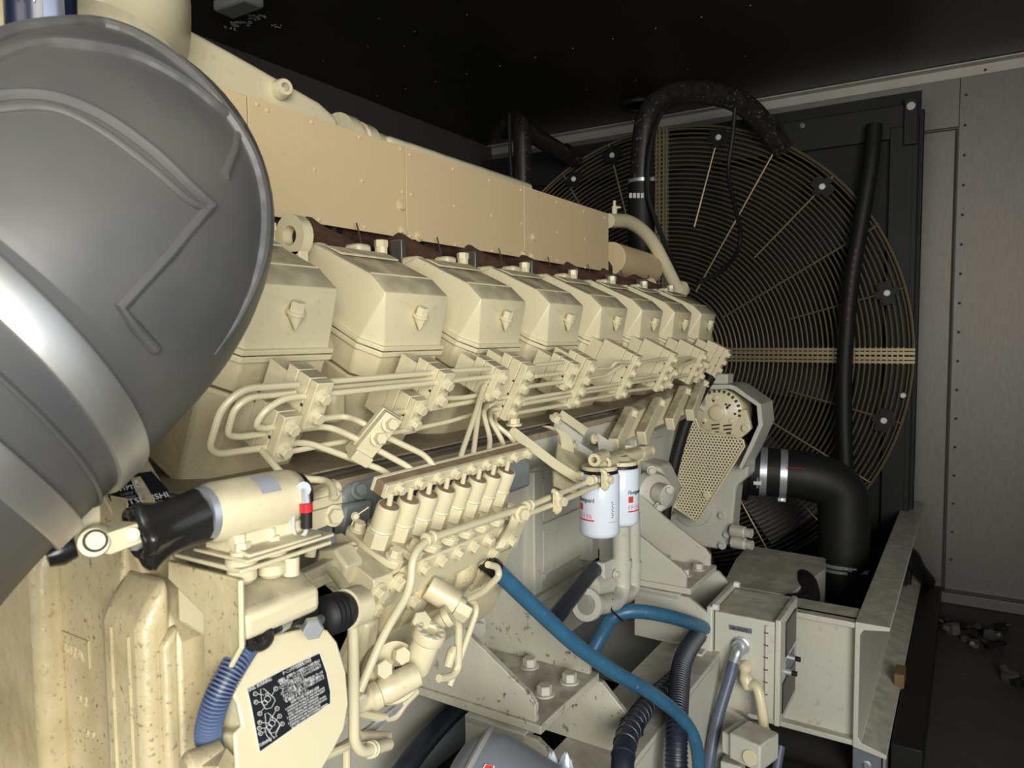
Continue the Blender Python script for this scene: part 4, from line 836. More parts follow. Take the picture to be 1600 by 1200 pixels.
def sp2(pts, n=8): return [(p.x, p.y) for p in spline([V((x, y, 0)) for x, y in pts], n)]
el_rib(sp2([(-60, 120), (0, 90), (70, 70), (150, 75), (220, 92), (290, 130), (340, 170), (372, 194)]), .0048)
el_rib(sp2([(-60, 175), (0, 152), (80, 152), (160, 182), (240, 238), (300, 295), (330, 322)]), .0042)
el_rib(sp2([(-60, 190), (0, 172), (80, 170), (150, 200), (230, 258), (290, 310), (318, 325)]), .0026)
el_rib(sp2([(-40, 78), (20, 52), (90, 40), (160, 40), (230, 66), (300, 118), (352, 178), (388, 235), (406, 288), (412, 340), (408, 395), (394, 448), (368, 505), (335, 555)]), lambda q: .0056*min(1, (1-q)*4+.06), 'rim_bead')
el_rib([(372, 196), (366, 235), (350, 275)], .0032); el_rib([(326, 323), (262, 400), (188, 480), (212, 512), (242, 546)], .0036)
def el_band(i0, i1, lab, name='hose_clamp', h=.0032, m='steel_band'):
    def at_(f): i = int(f); return path[i]+(path[i+1]-path[i])*(f-i)
    a, b = at_(i0), at_(i1); d = b-a; w_ = d.length
    return el.part(name, MB().lathe(a, d, [(0, ER-.004), (0, ER+h), (.0015, ER+h+.0008), (w_-.0015, ER+h+.0008), (w_, ER+h), (w_, ER-.004)], 96, cap=False), m, label=lab)
el_band(13.9, 16.0, 'bright steel hose clamp, upper one'); el_band(8.7, 11.0, 'bright steel hose clamp, lower one')
el_band(12.4, 12.7, None, 'cuff_edge', .0012, 'rubber')
q0, q1 = ep[-1], aX(132, -22, -1.06); q1 = q0+(q1-q0)*.75
el.part('inlet_spigot', MB().tube([ep[-2]+(ep[-1]-ep[-2])*.6, q0, q0+(q1-q0)*.55], .112, 40), 'cream', 0, 40)
d_ = (ep[0]-ep[1]).normalized(); el.part('supply_duct', MB().cyl(ep[0]-d_*.03, ep[0]+d_*.22, .117, 48), 'galv_light')
# ================================================================== fuel filters
def dep(p): return (V(p)-CAM).dot(_f)
def wrap_text(t, body, c, r, a0, z, size, m, parent, fr, sd, fit=None, sgn=1):
    """lettering printed round a can: a0 = angle of its left end from the direction FR, positive to the right as seen"""
    o = t.text('print', body, c, sd, (0, 0, 1), size, m, parent=parent, ext=.0002, fit=fit); me = o.data
    o.matrix_local = Matrix.Translation(V(c)-t.loc); R_ = r+.0006
    for v in me.vertices:
        a = a0+v.co.x/r; q = (fr*math.cos(a)+sd*math.sin(a))*(R_+v.co.z); v.co = V((q.x, q.y, z-c.z+v.co.y))
    return o
def wrap_patch(t, name, c, r, a0, a1, z0, z1, m, parent, fr, sd):
    n = 6; vs = [c+(fr*math.cos(a0+(a1-a0)*i/n)+sd*math.sin(a0+(a1-a0)*i/n))*(r+.0006)+V((0, 0, z-c.z)) for z in (z0, z1) for i in range(n+1)]
    return t.part(name, MB().add(vs, [(i, i+1, i+n+2, i+n+1) for i in range(n)]), m, parent=parent)
for k, (cx_, ty, by, X_, a0, lab) in enumerate(((936.5, 737, 837, -.575, -1.20, 'nearer white fuel filter canister with red and black print'), (969, 729, 819, -.575, .42, 'farther white fuel filter canister partly behind the nearer one'))):
    c = aX(cx_, (ty+by)/2, X_); top, bot = aX(cx_, ty, X_).z, aX(cx_, by, X_).z; r = (31.5 if k == 0 else 29.5)/FPX*dep(c)
    t = Thing('fuel_filter', lab, 'fuel filter', (c.x, c.y, bot), 'white spin on fuel filters')
    H_ = top-bot; b_ = V((c.x, c.y, bot))
    bd = t.part('canister', MB().lathe(b_, (0, 0, 1), [(0, r*.55), (.0015, r*.80), (.006, r*.96), (.012, r), (H_-.006, r), (H_-.002, r*.96), (H_, r*.9)], 40), 'filter_white', 0, 40)
    t.part('seal_ring', MB().lathe(b_+V((0, 0, H_)), (0, 0, 1), [(-.001, r*.93), (.004, r*.93)], 30), 'black_print')
    fr = CAM-c; fr.z = 0; fr.normalize(); sd = V((0, 0, 1)).cross(fr)
    zt_ = aX(cx_, 779 if k == 0 else 767, X_).z
    wrap_text(t, 'Fleetguard', c, r, a0, zt_, .0115, 'black_print', bd, fr, sd, fit=r*.95)
    wrap_patch(t, 'red_square', c, r, a0+.02, a0+.30, zt_-.016, zt_-.004, 'red_print', bd, fr, sd)
    wrap_text(t, 'FF196', c, r, a0, zt_-.030, .0125, 'pink_print', bd, fr, sd, fit=r*.85)
    wrap_patch(t, 'red_underline', c, r, a0, a0+.95, zt_-.0345, zt_-.032, 'red_print', bd, fr, sd)
    if k == 0:
        for j in range(9): wrap_patch(t, 'diagram_mark', c, r, .62+.05*(j % 2), .66+.05*(j % 2)+.03, zt_-.028+j*.0034, zt_-.0265+j*.0034, 'black_print', bd, fr, sd)
        wrap_patch(t, 'fine_print', c, r, .45, .95, zt_-.037, zt_-.0362, 'label_grey', bd, fr, sd)
fh = Thing('filter_manifold', 'cream cast filter head with two bosses above the white filters', 'filter manifold', aX(950, 740, -.60))
g0, g1 = aX(932, 725, -.585), aX(1002, 707, -.585)
fh.part('casting', MB().tube([g0, g0+(g1-g0)*.4, g1], lambda t_: .017-.003*t_, 16), 'cream', 0, 40)
for x, y in ((925, 720), (942, 725)):
    q = aX(x, y-3, -.568); fh.part('boss', MB().lathe(q+V((0, .05, 0)), (.15, -1, 0), [(0, .0115), (.06, .0115), (.06, .0055), (.04, .005)], 20), 'cream', 0, 40)
for x, y in ((951, 711), (981, 700)): fh.part('base', MB().lathe(aX(x, y+14, -.60), (0, 0, 1), [(0, .016), (.018, .012)], 18), 'cream'); fh.bolt(aX(x, y+3, -.60), (0, 0, 1), .009, .009)
fh.part('end_fitting', MB().hexa(g1-V((0, .015, 0)), (.2, 1, 0), .017, .03).lathe(g1, (.2, 1, 0), [(0, .012), (.035, .012)], 16), 'cream')
for cx_, y_ in ((936.5, 736), (969, 728)): c = aX(cx_, y_, -.575); fh.part('filter_neck', MB().lathe(c+V((0, 0, .004)), (0, 0, 1), [(0, .033), (.007, .033), (.009, .022), (.016, .016)], 26), 'cream')
# flat bracket bar carrying the filter head
b0, b1, b2 = aX(798, 672, -.66), aX(868, 726, -.62), aX(925, 762, -.59)
br = Thing('filter_bracket', 'flat cream bar bracket reaching from the long clamp plate to the filters', 'bracket', b2)
def strap(pts, wvec, th, up):
    vs = []
    for p in pts: vs += [V(p)-wvec, V(p)+wvec, V(p)+wvec+up*th, V(p)-wvec+up*th]
    fs = []
    for i in range(len(pts)-1): o = i*4; fs += [(o, o+4, o+5, o+1), (o+1, o+5, o+6, o+2), (o+2, o+6, o+7, o+3), (o+3, o+7, o+4, o)]
    fs += [(0, 1, 2, 3), tuple(len(vs)-4+i for i in (3, 2, 1, 0))]; return MB().add(vs, fs)
wv = (b2-b0).cross(CAM-b1).normalized()*.0085
br.part('bar', strap([b0, b1, b2], wv, .005, -(b2-b0).cross(wv).normalized() if (b2-b0).cross(wv).dot(b1-CAM) < 0 else (b2-b0).cross(wv).normalized()), 'cream', .001)
br.part('web', MB().prism([b1, aX(872, 690, -.66), aX(950, 725, -.62), b2+V((0, 0, .006))], (-.004, .003, 0)), 'cream')
for q in (aX(803, 668, -.655), aX(908, 750, -.60)): br.bolt(q+V((0, 0, .005)), (0, 0, 1), .010, .009)
p_ = [aX(908, 745, -.62), aX(945, 760, -.60), aX(905, 775, -.61), aX(866, 760, -.63), aX(866, 735, -.64)]
br.part('gusset', MB().prism(p_, (-.006, .004, 0)), 'cream', .001)
# curved flat stay and sheet guard above it
t = Thing('curved_stay', 'short curved cream flat stay above the filter bracket', 'stay', aX(880, 715, -.65))
t.part('strip', strap(spline([aX(857, 669, -.66), aX(872, 670, -.65), aX(884, 682, -.645), aX(888, 700, -.645), aX(888, 726, -.645)], 5), V((.004, .016, -.006)), .004, V((-.9, .2, -.2)).normalized()), 'cream', .0006)
t = Thing('sheet_guard', 'folded cream sheet guard between long clamp plate and side covers', 'guard', aX(890, 670, -.68))
t.part('top_sheet', MB().prism([aX(878, 640, -.69), aX(918, 668, -.66), aX(912, 680, -.66), aX(872, 652, -.69)], (0, .004, -.002)), 'cream', .0008)
t.part('body', MB().prism([aX(868, 648, -.70), aX(912, 682, -.67), aX(905, 705, -.68), aX(862, 690, -.71)], (-.02, .02, 0)), 'cream_cool_lit', .002); t.bolt(aX(868, 655, -.68), (.6, 0, .8), .010, .009)
for k, (x, y) in enumerate(((905, 700), (938, 688))):
    t = Thing('small_gusset', ['nearer', 'farther'][k]+' pale triangular gusset plate above the filter head', 'gusset', aX(x+10, y+20, -.66), 'triangular gussets above the filter head')
    t.part('plate', MB().prism([aX(x-5, y-12, -.67), aX(x+22, y+6, -.65), aX(x+18, y+26, -.65), aX(x-2, y+24, -.67)], (-.004, .006, 0)), 'cream_cool_lit', .0008); t.bolt(aX(x-10, y-2, -.665), (1, 0, .2), .008)

# ================================================================== long fuel feed pipes and their clamps
XU = -.545
U = [aX(556, 1094, -.545), aX(600, 988, -.545), aX(642, 922, -.545), aX(644, 868, -.548), aX(668, 843, -.552), aX(828, 790, -.553), aX(930, 748, -.565), aX(978, 722, -.58)]
t = Thing('feed_pipe', 'long bent cream feed pipe sweeping from pump bottom up to the filters', 'pipe', U[0])
t.part('pipe', MB().tube(round_path(U, .03, 8), .0050, 14), 'cream_clean')
for (x, y) in ((672, 841), (826, 790), (925, 750)):
    p = aX(x, y, -.553); d = (aX(930, 748, -.565)-aX(668, 843, -.552)).normalized()
    t.part('union', MB().lathe(p-d*.010, d, [(0, .0055), (.001, .0082), (.005, .0082), (.006, .0066), (.012, .0066), (.013, .0082), (.017, .0082), (.018, .0055)], 18), 'cream_clean')
t.part('banjo', MB().lathe(U[0], (1, 0, -.2), [(-.012, .010), (.008, .010), (.010, .008)], 18), 'cream_clean')
Vp = [aX(800, 815, -.56), aX(812, 808, -.55), aX(862, 789, -.55), aX(945, 754, -.56), aX(990, 737, -.57), aX(1002, 713, -.585)]
t = Thing('return_pipe', 'lower cream pipe running beside the feed pipe to the filter head', 'pipe', Vp[0])
t.part('pipe', MB().tube(round_path(Vp, .03, 8), .0046, 14), 'cream_clean'); t.bolt(aX(815, 803, -.545), (1, -.3, 0), .009)
for k, (x, y) in enumerate(((867, 776), (942, 745))):
    t = Thing('pipe_clip', ['nearer', 'farther'][k]+' double clip holding the feed and return pipes together', 'clip', aX(x, y+16, -.55), 'double pipe clips')
    a_, b_ = aX(x-4, y-3-k*2, -.548), aX(x+1, y+17-k*4, -.545); d = (aX(930, 748, -.565)-aX(828, 790, -.553)).normalized()
    t.part('strap', MB().tube(round_path([a_+V((0, 0, .007)), a_+V((.008, 0, .004)), b_+V((.008, 0, -.002)), b_+V((0, 0, -.008))], .006), .0045, 10).box((a_+b_)/2+V((.004, 0, 0)), (.007, .012, .032), None), 'cream', .001); t.bolt((a_+b_)/2+V((.008, .004, 0)), (1, -.1, 0), .008, .01)
# stay from the pump to the pipe clip
t = Thing('pipe_stay', 'curved flat stay between pump end and the feed pipe', 'stay', aX(776, 870, -.56))
t.part('strip', strap(spline([aX(805, 800, -.555), aX(800, 818, -.553), aX(788, 838, -.553), aX(778, 856, -.555)], 5), V((.004, .005, 0)), .004, V((1, -.3, 0)).normalized()), 'cream', .0006)
# vertical tube at the governor and its hose tail
W = [aX(520, 893, -.57), aX(541, 920, -.535), aX(551, 955, -.525), aX(553, 1100, -.52), aX(553, 1160, -.52), aX(566, 1176, -.52), aX(584, 1170, -.52)]
t = Thing('leak_off_tube', 'cream tube dropping straight down in front of the governor', 'tube', W[-1])
t.part('tube', MB().tube(round_path(W, .02, 8), .0058, 14), 'cream_clean')
h0_, h1_ = aX(570, 1174, -.52), aX(607, 1163, -.53); d = (h1_-h0_).normalized()
t.part('hose_tail', MB().tube([h0_+d*.006, h1_], .0066, 14), 'cream'); t.part('clip_ring', MB().ring(h0_+d*.010, d, .0075, .0014, 18, 6).ring(h0_+d*.017, d, .0075, .0014, 18, 6), 'cream_clean')
t.part('rear_tube', MB().tube([aX(560, 1150, -.54), aX(606, 1150, -.55)], .0055, 12), 'cream')
for k, (pts, r_, lb) in enumerate(((([(520, 1175), (575, 1142), (618, 1108), (625, 1100)]), .0042, 'bare thin tube slanting under the feed pump'), (([(530, 1108), (600, 1122), (618, 1120), (630, 1100), (650, 1080)]), .0044, 'thin cream tube bending under the feed pump'),
        ([(686, 1060), (705, 1058), (716, 1045), (717, 975), (708, 966), (694, 968)], .0044, 'looped thin tube right of the hand primer'), ([(702, 1072), (715, 1040), (745, 955), (742, 940), (722, 946)], .0036, 'thin tube slanting behind the looped tube'),
        ([(762, 882), (778, 886), (780, 900), (755, 925), (715, 945)], .0042, 'thin hooked tube at the near end of the blue hose'), ([(500, 1185), (545, 1165), (560, 1150)], .004, 'short cream tube at the foot of the turning gear cover'))):
    line(lb, [aX(x, y, -.555 if k > 1 else -.56) for x, y in pts], r_, .012, 'cream_clean' if k else 'zinc')
solo('support_rod', 'upright cream rod below the turning gear cover', 'rod', MB().tube([aX(541, 1165, -.56), aX(541, 1230, -.56)], .0045, 10), 'cream_clean')
# ================================================================== feed pump and hand primer low on the injection pump
fp = Thing('feed_pump', 'cream feed pump with bolted round cover under the injection pump', 'fuel pump', aX(600, 1100, -.58))
c = aX(618, 1050, -.556); nrm = V((.9, -.25, .35)).normalized()
fp.part('flange', MB().lathe(c-nrm*.016, nrm, [(0, .036), (.012, .036), (.016, .034)], 30), 'cream'); fp.part('body', MB().lathe(c-nrm*.07, nrm, [(0, .03), (.06, .030)], 24), 'cream')
for x, y in ((625, 1025), (597, 1046), (613, 1068)): fp.bolt(aX(x, y, -.552), nrm, .0105, .009, washer=False)
em = fp.part('emblem', MB().lathe(aX(622, 1046, -.5545), nrm, [(0, .008), (.001, .0078)], 20), 'cream_cool_lit', label='small oval maker emblem')
for k in range(3): fp.part('emblem_bar', MB().box(aX(618+k*4, 1046-k*.6, -.553), (.0015, .002, .006)), 'label_black', parent=em)
fp.part('lower_union', MB().lathe(aX(575, 1092, -.555), (.5, 1, .25), [(-.02, .010), (0, .012), (.004, .016), (.012, .016), (.014, .013), (.022, .016), (.03, .016), (.06, .014)], 20), 'cream', 0, 40)
fp.part('casting', MB().prism([aX(x, y, -.575) for x, y in ((560, 1085), (590, 1050), (640, 1010), (672, 1030), (655, 1075), (630, 1100), (590, 1112))], (-.04, 0, 0)), 'cream', .008, seg=3)
hp_ = Thing('hand_primer', 'cream hand primer with knurled round knob below the pump', 'hand pump', aX(648, 1046, -.545))
a_, b_ = aX(650, 1044, -.55), aX(672, 988, -.53); d = b_-a_; l_ = d.length
hp_.part('barrel', MB().lathe(a_, d, [(-.008, .013), (0, .0165), (.004, .0172), (l_*.75, .0165), (l_*.8, .015)], 24), 'cream_clean', 0, 40)
kn = hp_.part('knob', MB().lathe(a_+d*.78, d, [(0, .0165), (.003, .0195), (.012, .0195), (.015, .018), (.015, .010), (.012, .009)], 24), 'cream_clean', 0, 35)
bx, by, bz = basis(d)
for k in range(9): a = k*.698; hp_.part('knurl', MB().lathe(a_+d*.78+bz*.0145+(bx*math.cos(a)+by*math.sin(a))*.014, d, [(0, .0032), (.0015, .003), (.002, .001)], 10), 'cream_cool_lit', parent=kn)
t = Thing('banjo_unions', 'cluster of cream hex unions behind the hand primer knob', 'fitting', aX(690, 975, -.56))
t.part('hex_plug', MB().hexa(aX(656, 972, -.55), (.7, -.5, .5), .012, .012), 'cream'); t.part('union', MB().lathe(aX(680, 975, -.555), (.7, .5, .5), [(-.02, .010), (.012, .010), (.014, .013), (.022, .013)], 16), 'cream')
t.part('valve_body', MB().lathe(aX(700, 935, -.56), (.6, .4, -.45), [(-.03, .016), (0, .017), (.012, .017), (.014, .012), (.022, .012)], 20), 'cream'); t.part('union_nut', MB().hexa(aX(712, 948, -.55), (.6, .4, -.45), .013, .02), 'cream')
t.part('nipple', MB().tube([aX(700, 1040, -.555), aX(706, 1020, -.552), aX(709, 1010, -.552)], lambda q: .006+.002*math.sin(q*18), 14), 'cream')

# ================================================================== parts seen through the gap left of the pump: side cover and bracket
t = Thing('side_casting', 'blue grey painted side casting behind the delivery rail', 'casting', aX(560, 850, -.70))
t.part('cover', MB().prism([aX(x, y, -.69) for x, y in ((535, 775), (548, 757), (590, 745), (830, 686), (830, 760), (640, 830), (545, 860))], (-.04, 0, 0)), 'blue_grey', .008, seg=3)
for x, y in ((560, 767), (663, 738), (758, 714)): t.bolt(aX(x, y, -.688), (.9, -.2, .3), .0088, .009, 'blue_grey')
t.part('column', MB().prism([aX(x, y, -.675) for x, y in ((540, 790), (585, 780), (575, 850), (535, 860))], (-.02, 0, 0)), 'blue_grey', .005); t.bolt(aX(508, 842, -.64), (.2, -.3, 1), .0095, .011, 'blue_grey')
t = Thing('support_strip', 'flat cream strip bracket with hex bolt right of the solenoid', 'bracket', aX(480, 810, -.56))
t.part('strip', MB().prism([aX(x, y, -.575) for x, y in ((430, 815), (535, 787), (533, 806), (525, 817), (430, 852))], (-.006, 0, 0)), 'cream', .0012); t.part('top', MB().prism([aX(x, y, -.58) for x, y in ((470, 788), (535, 768), (536, 786), (430, 815))], (-.02, 0, -.004)), 'cream', .001); t.bolt(aX(521, 806, -.574), (1, -.3, .1), .0085, .008)
t.part('pipe_nipple', MB().lathe(aX(500, 778, -.59), (0, .9, .35), [(-.012, .009), (.025, .009)], 16).hexa(aX(523, 775, -.58), (.6, -.6, .5), .0065, .008), 'cream')
t.part('stub', MB().tube(round_path([aX(497, 830, -.60), aX(487, 850, -.60), aX(484, 870, -.60)], .01), .006, 10), 'cream')
# ================================================================== front end: gear case, alternator, belt guard
t = Thing('front_gear_case', 'cream gear case casting at the far end under the alternator', 'gear case', aY(1120, 850, 2.52))
t.part('casting', MB().prism([aY(x, y, 2.50) for x, y in ((1020, 600), (1100, 640), (1172, 700), (1168, 745), (1150, 760), (1146, 800), (1142, 850), (1120, 858), (1060, 850), (1000, 830))], (0, .10, 0)), 'cream_cool_lit', .008)
t.part('round_cover', MB().lathe(aY(1082, 790, 2.50), (0, -1, 0), [(0, .075), (.012, .072), (.016, .05)], 28), 'cream_cool_lit')
for x, y in ((1128, 805), (1128, 852), (1136, 835), (1104, 773)): t.bolt(aY(x, y, 2.497), (0, -1, 0), .011, m='cream_cool_lit')
for x, y in ((1156, 828), (1157, 846)): t.part('stub', MB().lathe(aY(x-12, y, 2.48), (1, -.2, 0), [(0, .022), (.045, .020), (.05, .016), (.07, .016)], 16), 'cream_cool_lit')
al = Thing('charging_alternator', 'cream charging alternator with slotted end cap near the fan', 'alternator', aY(1122, 685, 2.5))
c = aY(1121, 645, 2.42); Rr = .088
al.part('body', MB().lathe(c+V((0, .02, 0)), (0, 1, 0), [(0, Rr*.96), (.02, Rr), (.14, Rr), (.16, Rr*.8)], 36), 'cream')
al.part('end_cap', MB().lathe(c+V((0, .02, 0)), (0, -1, 0), [(0, Rr*.97), (.012, Rr*.93), (.022, Rr*.75), (.024, Rr*.4), (.03, Rr*.27), (.032, Rr*.25)], 36), 'cream')
al.part('bearing_cap', MB().lathe(c+V((0, -.008, 0)), (0, -1, 0), [(0, .025), (.006, .024), (.008, .020)], 24), 'cream_clean')
for k in range(11):
    a = math.radians(-5+k*13); d = V((math.cos(a), 0, math.sin(a))); tn = V((-d.z, 0, d.x))
    al.part('slot', MB().box(c+d*.070+V((0, .0015, 0)), (.016, .008, .004), (d, tn, V((0, 1, 0)))), 'joint')
for i in range(4):
    for j in range(2): al.part('slot', MB().box(c+V((-.005+j*.040, -.003, -.040-i*.013)), (.028-.003*i, .004, .0055), (V((.98, 0, .17)), V((0, 1, 0)), V((-.17, 0, .98)))), 'joint')
for x, y in ((.03, .03), (.036, .022), (.042, .028), (.033, .018), (-.02, .045), (-.012, .04), (.06, 0), (-.045, -.035)): al.part('vent_hole', MB().lathe(c+V((x, -.006, y)), (0, -1, 0), [(0, .0042), (.0006, .004)], 10), 'joint')
al.part('terminal_block', MB().prism([aY(x, y, 2.41) for x, y in ((1087, 633), (1097, 612), (1111, 617), (1112, 634), (1099, 644))], (0, .05, 0)), 'cream', .003); al.part('terminal', MB().b2(aY(1098, 634, 2.405), aY(1103, 622, 2.41)), 'sticker_grey')
al.part('mounting_ear', MB().prism([aY(x, y, 2.42) for x, y in ((1150, 640), (1166, 640), (1174, 670), (1166, 678), (1150, 690), (1140, 680))], (0, .025, 0)), 'cream', .003); al.bolt(aY(1165, 669, 2.418), (0, -1, 0), .011)
for x, y in ((1100, 657), (1112, 676), (1118, 621), (1131, 679), (1142, 658)): al.part('lug', MB().lathe(aY(x, y, 2.415), (0, -1, 0), [(-.02, .009), (.0, .009), (.002, .005)], 14), 'cream')
al.part('pulley_gap', MB().lathe(aY(1098, 668, 2.43), (0, -1, 0), [(0, .016), (.002, .016)], 16), 'joint')
# octagonal hood band
hp = [(1098, 602), (1141, 601), (1150, 604), (1189, 632), (1192, 664), (1176, 700), (1158, 735)]
bg_ = Thing('belt_guard', 'cream belt guard with perforated plate and angled hood below the alternator', 'belt guard', aY(1090, 815, 2.42))
fr_ = [aY(x, y, 2.40) for x, y in hp]; inr = []
for i, p in enumerate(fr_):
    cdir = (aY(1122, 655, 2.40)-p).normalized(); inr.append(p+cdir*.014)
m_ = MB(); n = len(fr_)
vs = fr_+[p+V((0, .16, 0)) for p in fr_]+inr+[p+V((0, .16, 0)) for p in inr]; fs = []
for i in range(n-1): fs += [(i, i+1, n+i+1, n+i), (2*n+i, 3*n+i, 3*n+i+1, 2*n+i+1), (i, 2*n+i, 2*n+i+1, i+1), (n+i, n+i+1, 3*n+i+1, 3*n+i)]
fs += [(0, n, 3*n, 2*n), (n-1, 3*n-1, 4*n-1, 2*n-1)]
bg_.part('hood', m_.add(vs, fs), 'cream_cool_lit')
bg_.part('hood_block', MB().b2(aY(1114, 600, 2.46), aY(1146, 583, 2.53)), 'cream_cool_lit', .003)
bg_.part('hood_back', MB().prism([aY(x, y, 2.53) for x, y in ((1088, 610), (1146, 604), (1186, 634), (1188, 664), (1165, 715), (1090, 700))], (0, .01, 0)), 'core_dark')
pp_ = [(1080, 653), (1086, 653), (1092, 668), (1104, 675), (1150, 682), (1161, 688), (1163, 697), (1093, 811), (1087, 814), (1045, 786), (1048, 755), (1062, 700)]
pf = bg_.part('perforated_plate', MB().prism([aY(x, y, 2.39) for x, y in pp_], (0, .003, 0)), 'perforated_cream')
bg_.part('plate_rim', MB().tube([aY(x, y, 2.389) for x, y in pp_], .004, 6, True), 'cream', parent=pf)
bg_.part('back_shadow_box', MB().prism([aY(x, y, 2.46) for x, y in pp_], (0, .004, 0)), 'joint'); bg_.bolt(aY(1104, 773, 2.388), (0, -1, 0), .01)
hs = [aX(1112, 585, -.72), aY(1096, 612, 2.36), aY(1076, 650, 2.33), aY(1060, 700, 2.30), aY(1046, 760, 2.28), aY(1039, 810, 2.27), aY(1036, 865, 2.26)]
solo('front_hose', 'black hose running down the engine front beside the perforated guard', 'hose', MB().tube(spline([aY(1110, 588, 2.38)]+hs[1:], 8), .0195, 14), 'rubber_black')
# front cover lump between filters and guard
t = Thing('water_pump', 'knobbly cream water pump casting right of the fuel filters', 'water pump', aY(1020, 800, 2.0))
t.part('volute', MB().lathe(aY(1022, 770, 2.0), (.8, -.6, .1), [(-.06, .06), (-.01, .065), (.01, .055), (.02, .03)], 24), 'cream_cool_lit'); t.part('housing', MB().prism([aY(x, y, 2.05) for x, y in ((1000, 720), (1030, 728), (1050, 770), (1035, 800), (1000, 815))], (0, .10, 0)), 'cream_cool_lit', .012, seg=3)
t.part('port', MB().lathe(aY(1036, 772, 1.98), (1, -.4, -.1), [(-.02, .03), (.015, .03), (.018, .02)], 18), 'cream_cool_lit')
for x, y in ((1018, 735), (1045, 765), (1030, 792)): t.bolt(aY(x, y, 1.97), (.5, -1, 0), .010, m='cream_cool_lit')
# ================================================================== water pipes under the filters
for k, (pts, r_, lb) in enumerate((([(970, 815), (972, 920), (962, 940), (940, 945), (916, 945)], .021, 'cream water pipe bending left under the filters'), ([(988, 800), (989, 920), (978, 932), (955, 936)], .019, 'second cream water pipe behind the first one'))):
    t = Thing('water_pipe', lb, 'pipe', aX(pts[-1][0], pts[-1][1], -.68), 'water pipes below the filters')
    P_ = [aX(x, y, -.67-.025*k) for x, y in pts]; t.part('pipe', MB().tube(round_path(P_, .045, 8), r_, 18), 'cream_cool_lit')
    t.part('collar', MB().lathe(P_[1]+V((0, 0, .05)), (0, 0, 1), [(0, r_+.002), (.02, r_+.002)], 18), 'cream_cool_lit'); t.part('flange', MB().lathe(P_[-1], P_[-2]-P_[-1], [(0, .034), (.012, .034), (.016, .024)], 18), 'cream_cool_lit')
t = Thing('drain_cock', 'small cream valve body with clamp left of the water pipes', 'valve', aX(935, 940, -.70))
t.part('barrel', MB().lathe(aX(930, 915, -.70), (0, .5, -.1), [(-.03, .026), (.05, .028), (.055, .02)], 20), 'cream_cool_lit'); t.part('clamp', MB().prism([aX(x, y, -.68) for x, y in ((944, 880), (962, 872), (965, 905), (945, 912))], (-.02, 0, 0)), 'cream_cool_lit', .002); t.bolt(aX(962, 897, -.675), (1, 0, 0), .008, m='cream_cool_lit')
solo('black_strap', 'flat black strap slanting down from behind the filters', 'strap', MB().tube([aX(940, 886, -.71), aX(925, 892, -.70), aX(862, 972, -.66)], .017, 10), 'navy_hose')
solo('zip_tie', 'thin black cable tie below the water pipe', 'cable tie', MB().tube(spline([aX(957, 936, -.655), aX(955, 952, -.65), aX(973, 970, -.65)], 5), .0022, 6), 'rubber_black')
# ================================================================== engine mounts
for k, Yn in enumerate((1.0, 1.75)):
    t = Thing('engine_mount', ['nearer oily cream engine mount with two gussets and bolted foot', 'farther cream engine mount with gusset below the water pipes'][k], 'engine mount', (-.66, Yn+.1, .52), 'engine mounts on the skid')
    for j, yy in enumerate((Yn, Yn+.2)):
        t.part('gusset', MB().prism([V((x, yy, z)) for x, z in ((-.84, .76), (-.76, .695), (-.716, .662), (-.600, .590), (-.588, .575), (-.588, .545), (-.84, .545))], (0, .012, 0)), 'cream_oily_cool_lit' if k == 0 else 'cream_cool_lit', .0015)
    t.part('foot_plate', MB().b2((-.84, Yn-.005, .530), (-.575, Yn+.217, .546)), 'cream_oily_cool_lit' if k == 0 else 'cream_cool_lit', .002)
    t.part('back_plate', MB().b2((-.84, Yn, .545), (-.825, Yn+.21, .78)), 'cream_cool_lit', .002)
    for x, y in ((-.622, Yn+.09), (-.606, Yn+.155), (-.7, Yn+.17)): t.bolt((x, y, .546), (0, 0, 1), .0135, .015, 'cream_cool_lit')
    t.part('bolt_hole', MB().lathe(V((-.68, Yn+.07, .5462)), (0, 0, 1), [(0, .016), (.0004, .0155)], 18), 'joint')
    t.bolt(V((-.822, Yn+.16, .60)), (1, -.5, 0), .018, m='cream_cool_lit')
    p = Thing('mount_pedestal', ['oily cream pedestal carrying the nearer engine mount', 'cream pedestal plate carrying the farther engine mount'][k], 'pedestal', (-.66, Yn+.1, .40), 'mount pedestals')
    p.part('front_plate', MB().prism([V((x, Yn-.015, z)) for x, z in ((-.72, .529), (-.577, .527), (-.531, .512-.015), (-.531, .40), (-.72, .40))], (0, .012, 0)), 'cream_oily_cool_lit' if k == 0 else 'cream_cool_lit', .0015)
    p.part('rear_plate', MB().prism([V((x, Yn+.215, z)) for x, z in ((-.70, .529), (-.57, .529), (-.52, .48), (-.52, .40), (-.70, .40))], (0, .012, 0)), 'cream_oily_cool_lit' if k == 0 else 'cream_cool_lit', .0015)
    p.part('top_plate', MB().b2((-.72, Yn-.015, .516), (-.60, Yn+.22, .5295)), 'cream_cool_lit', .001)
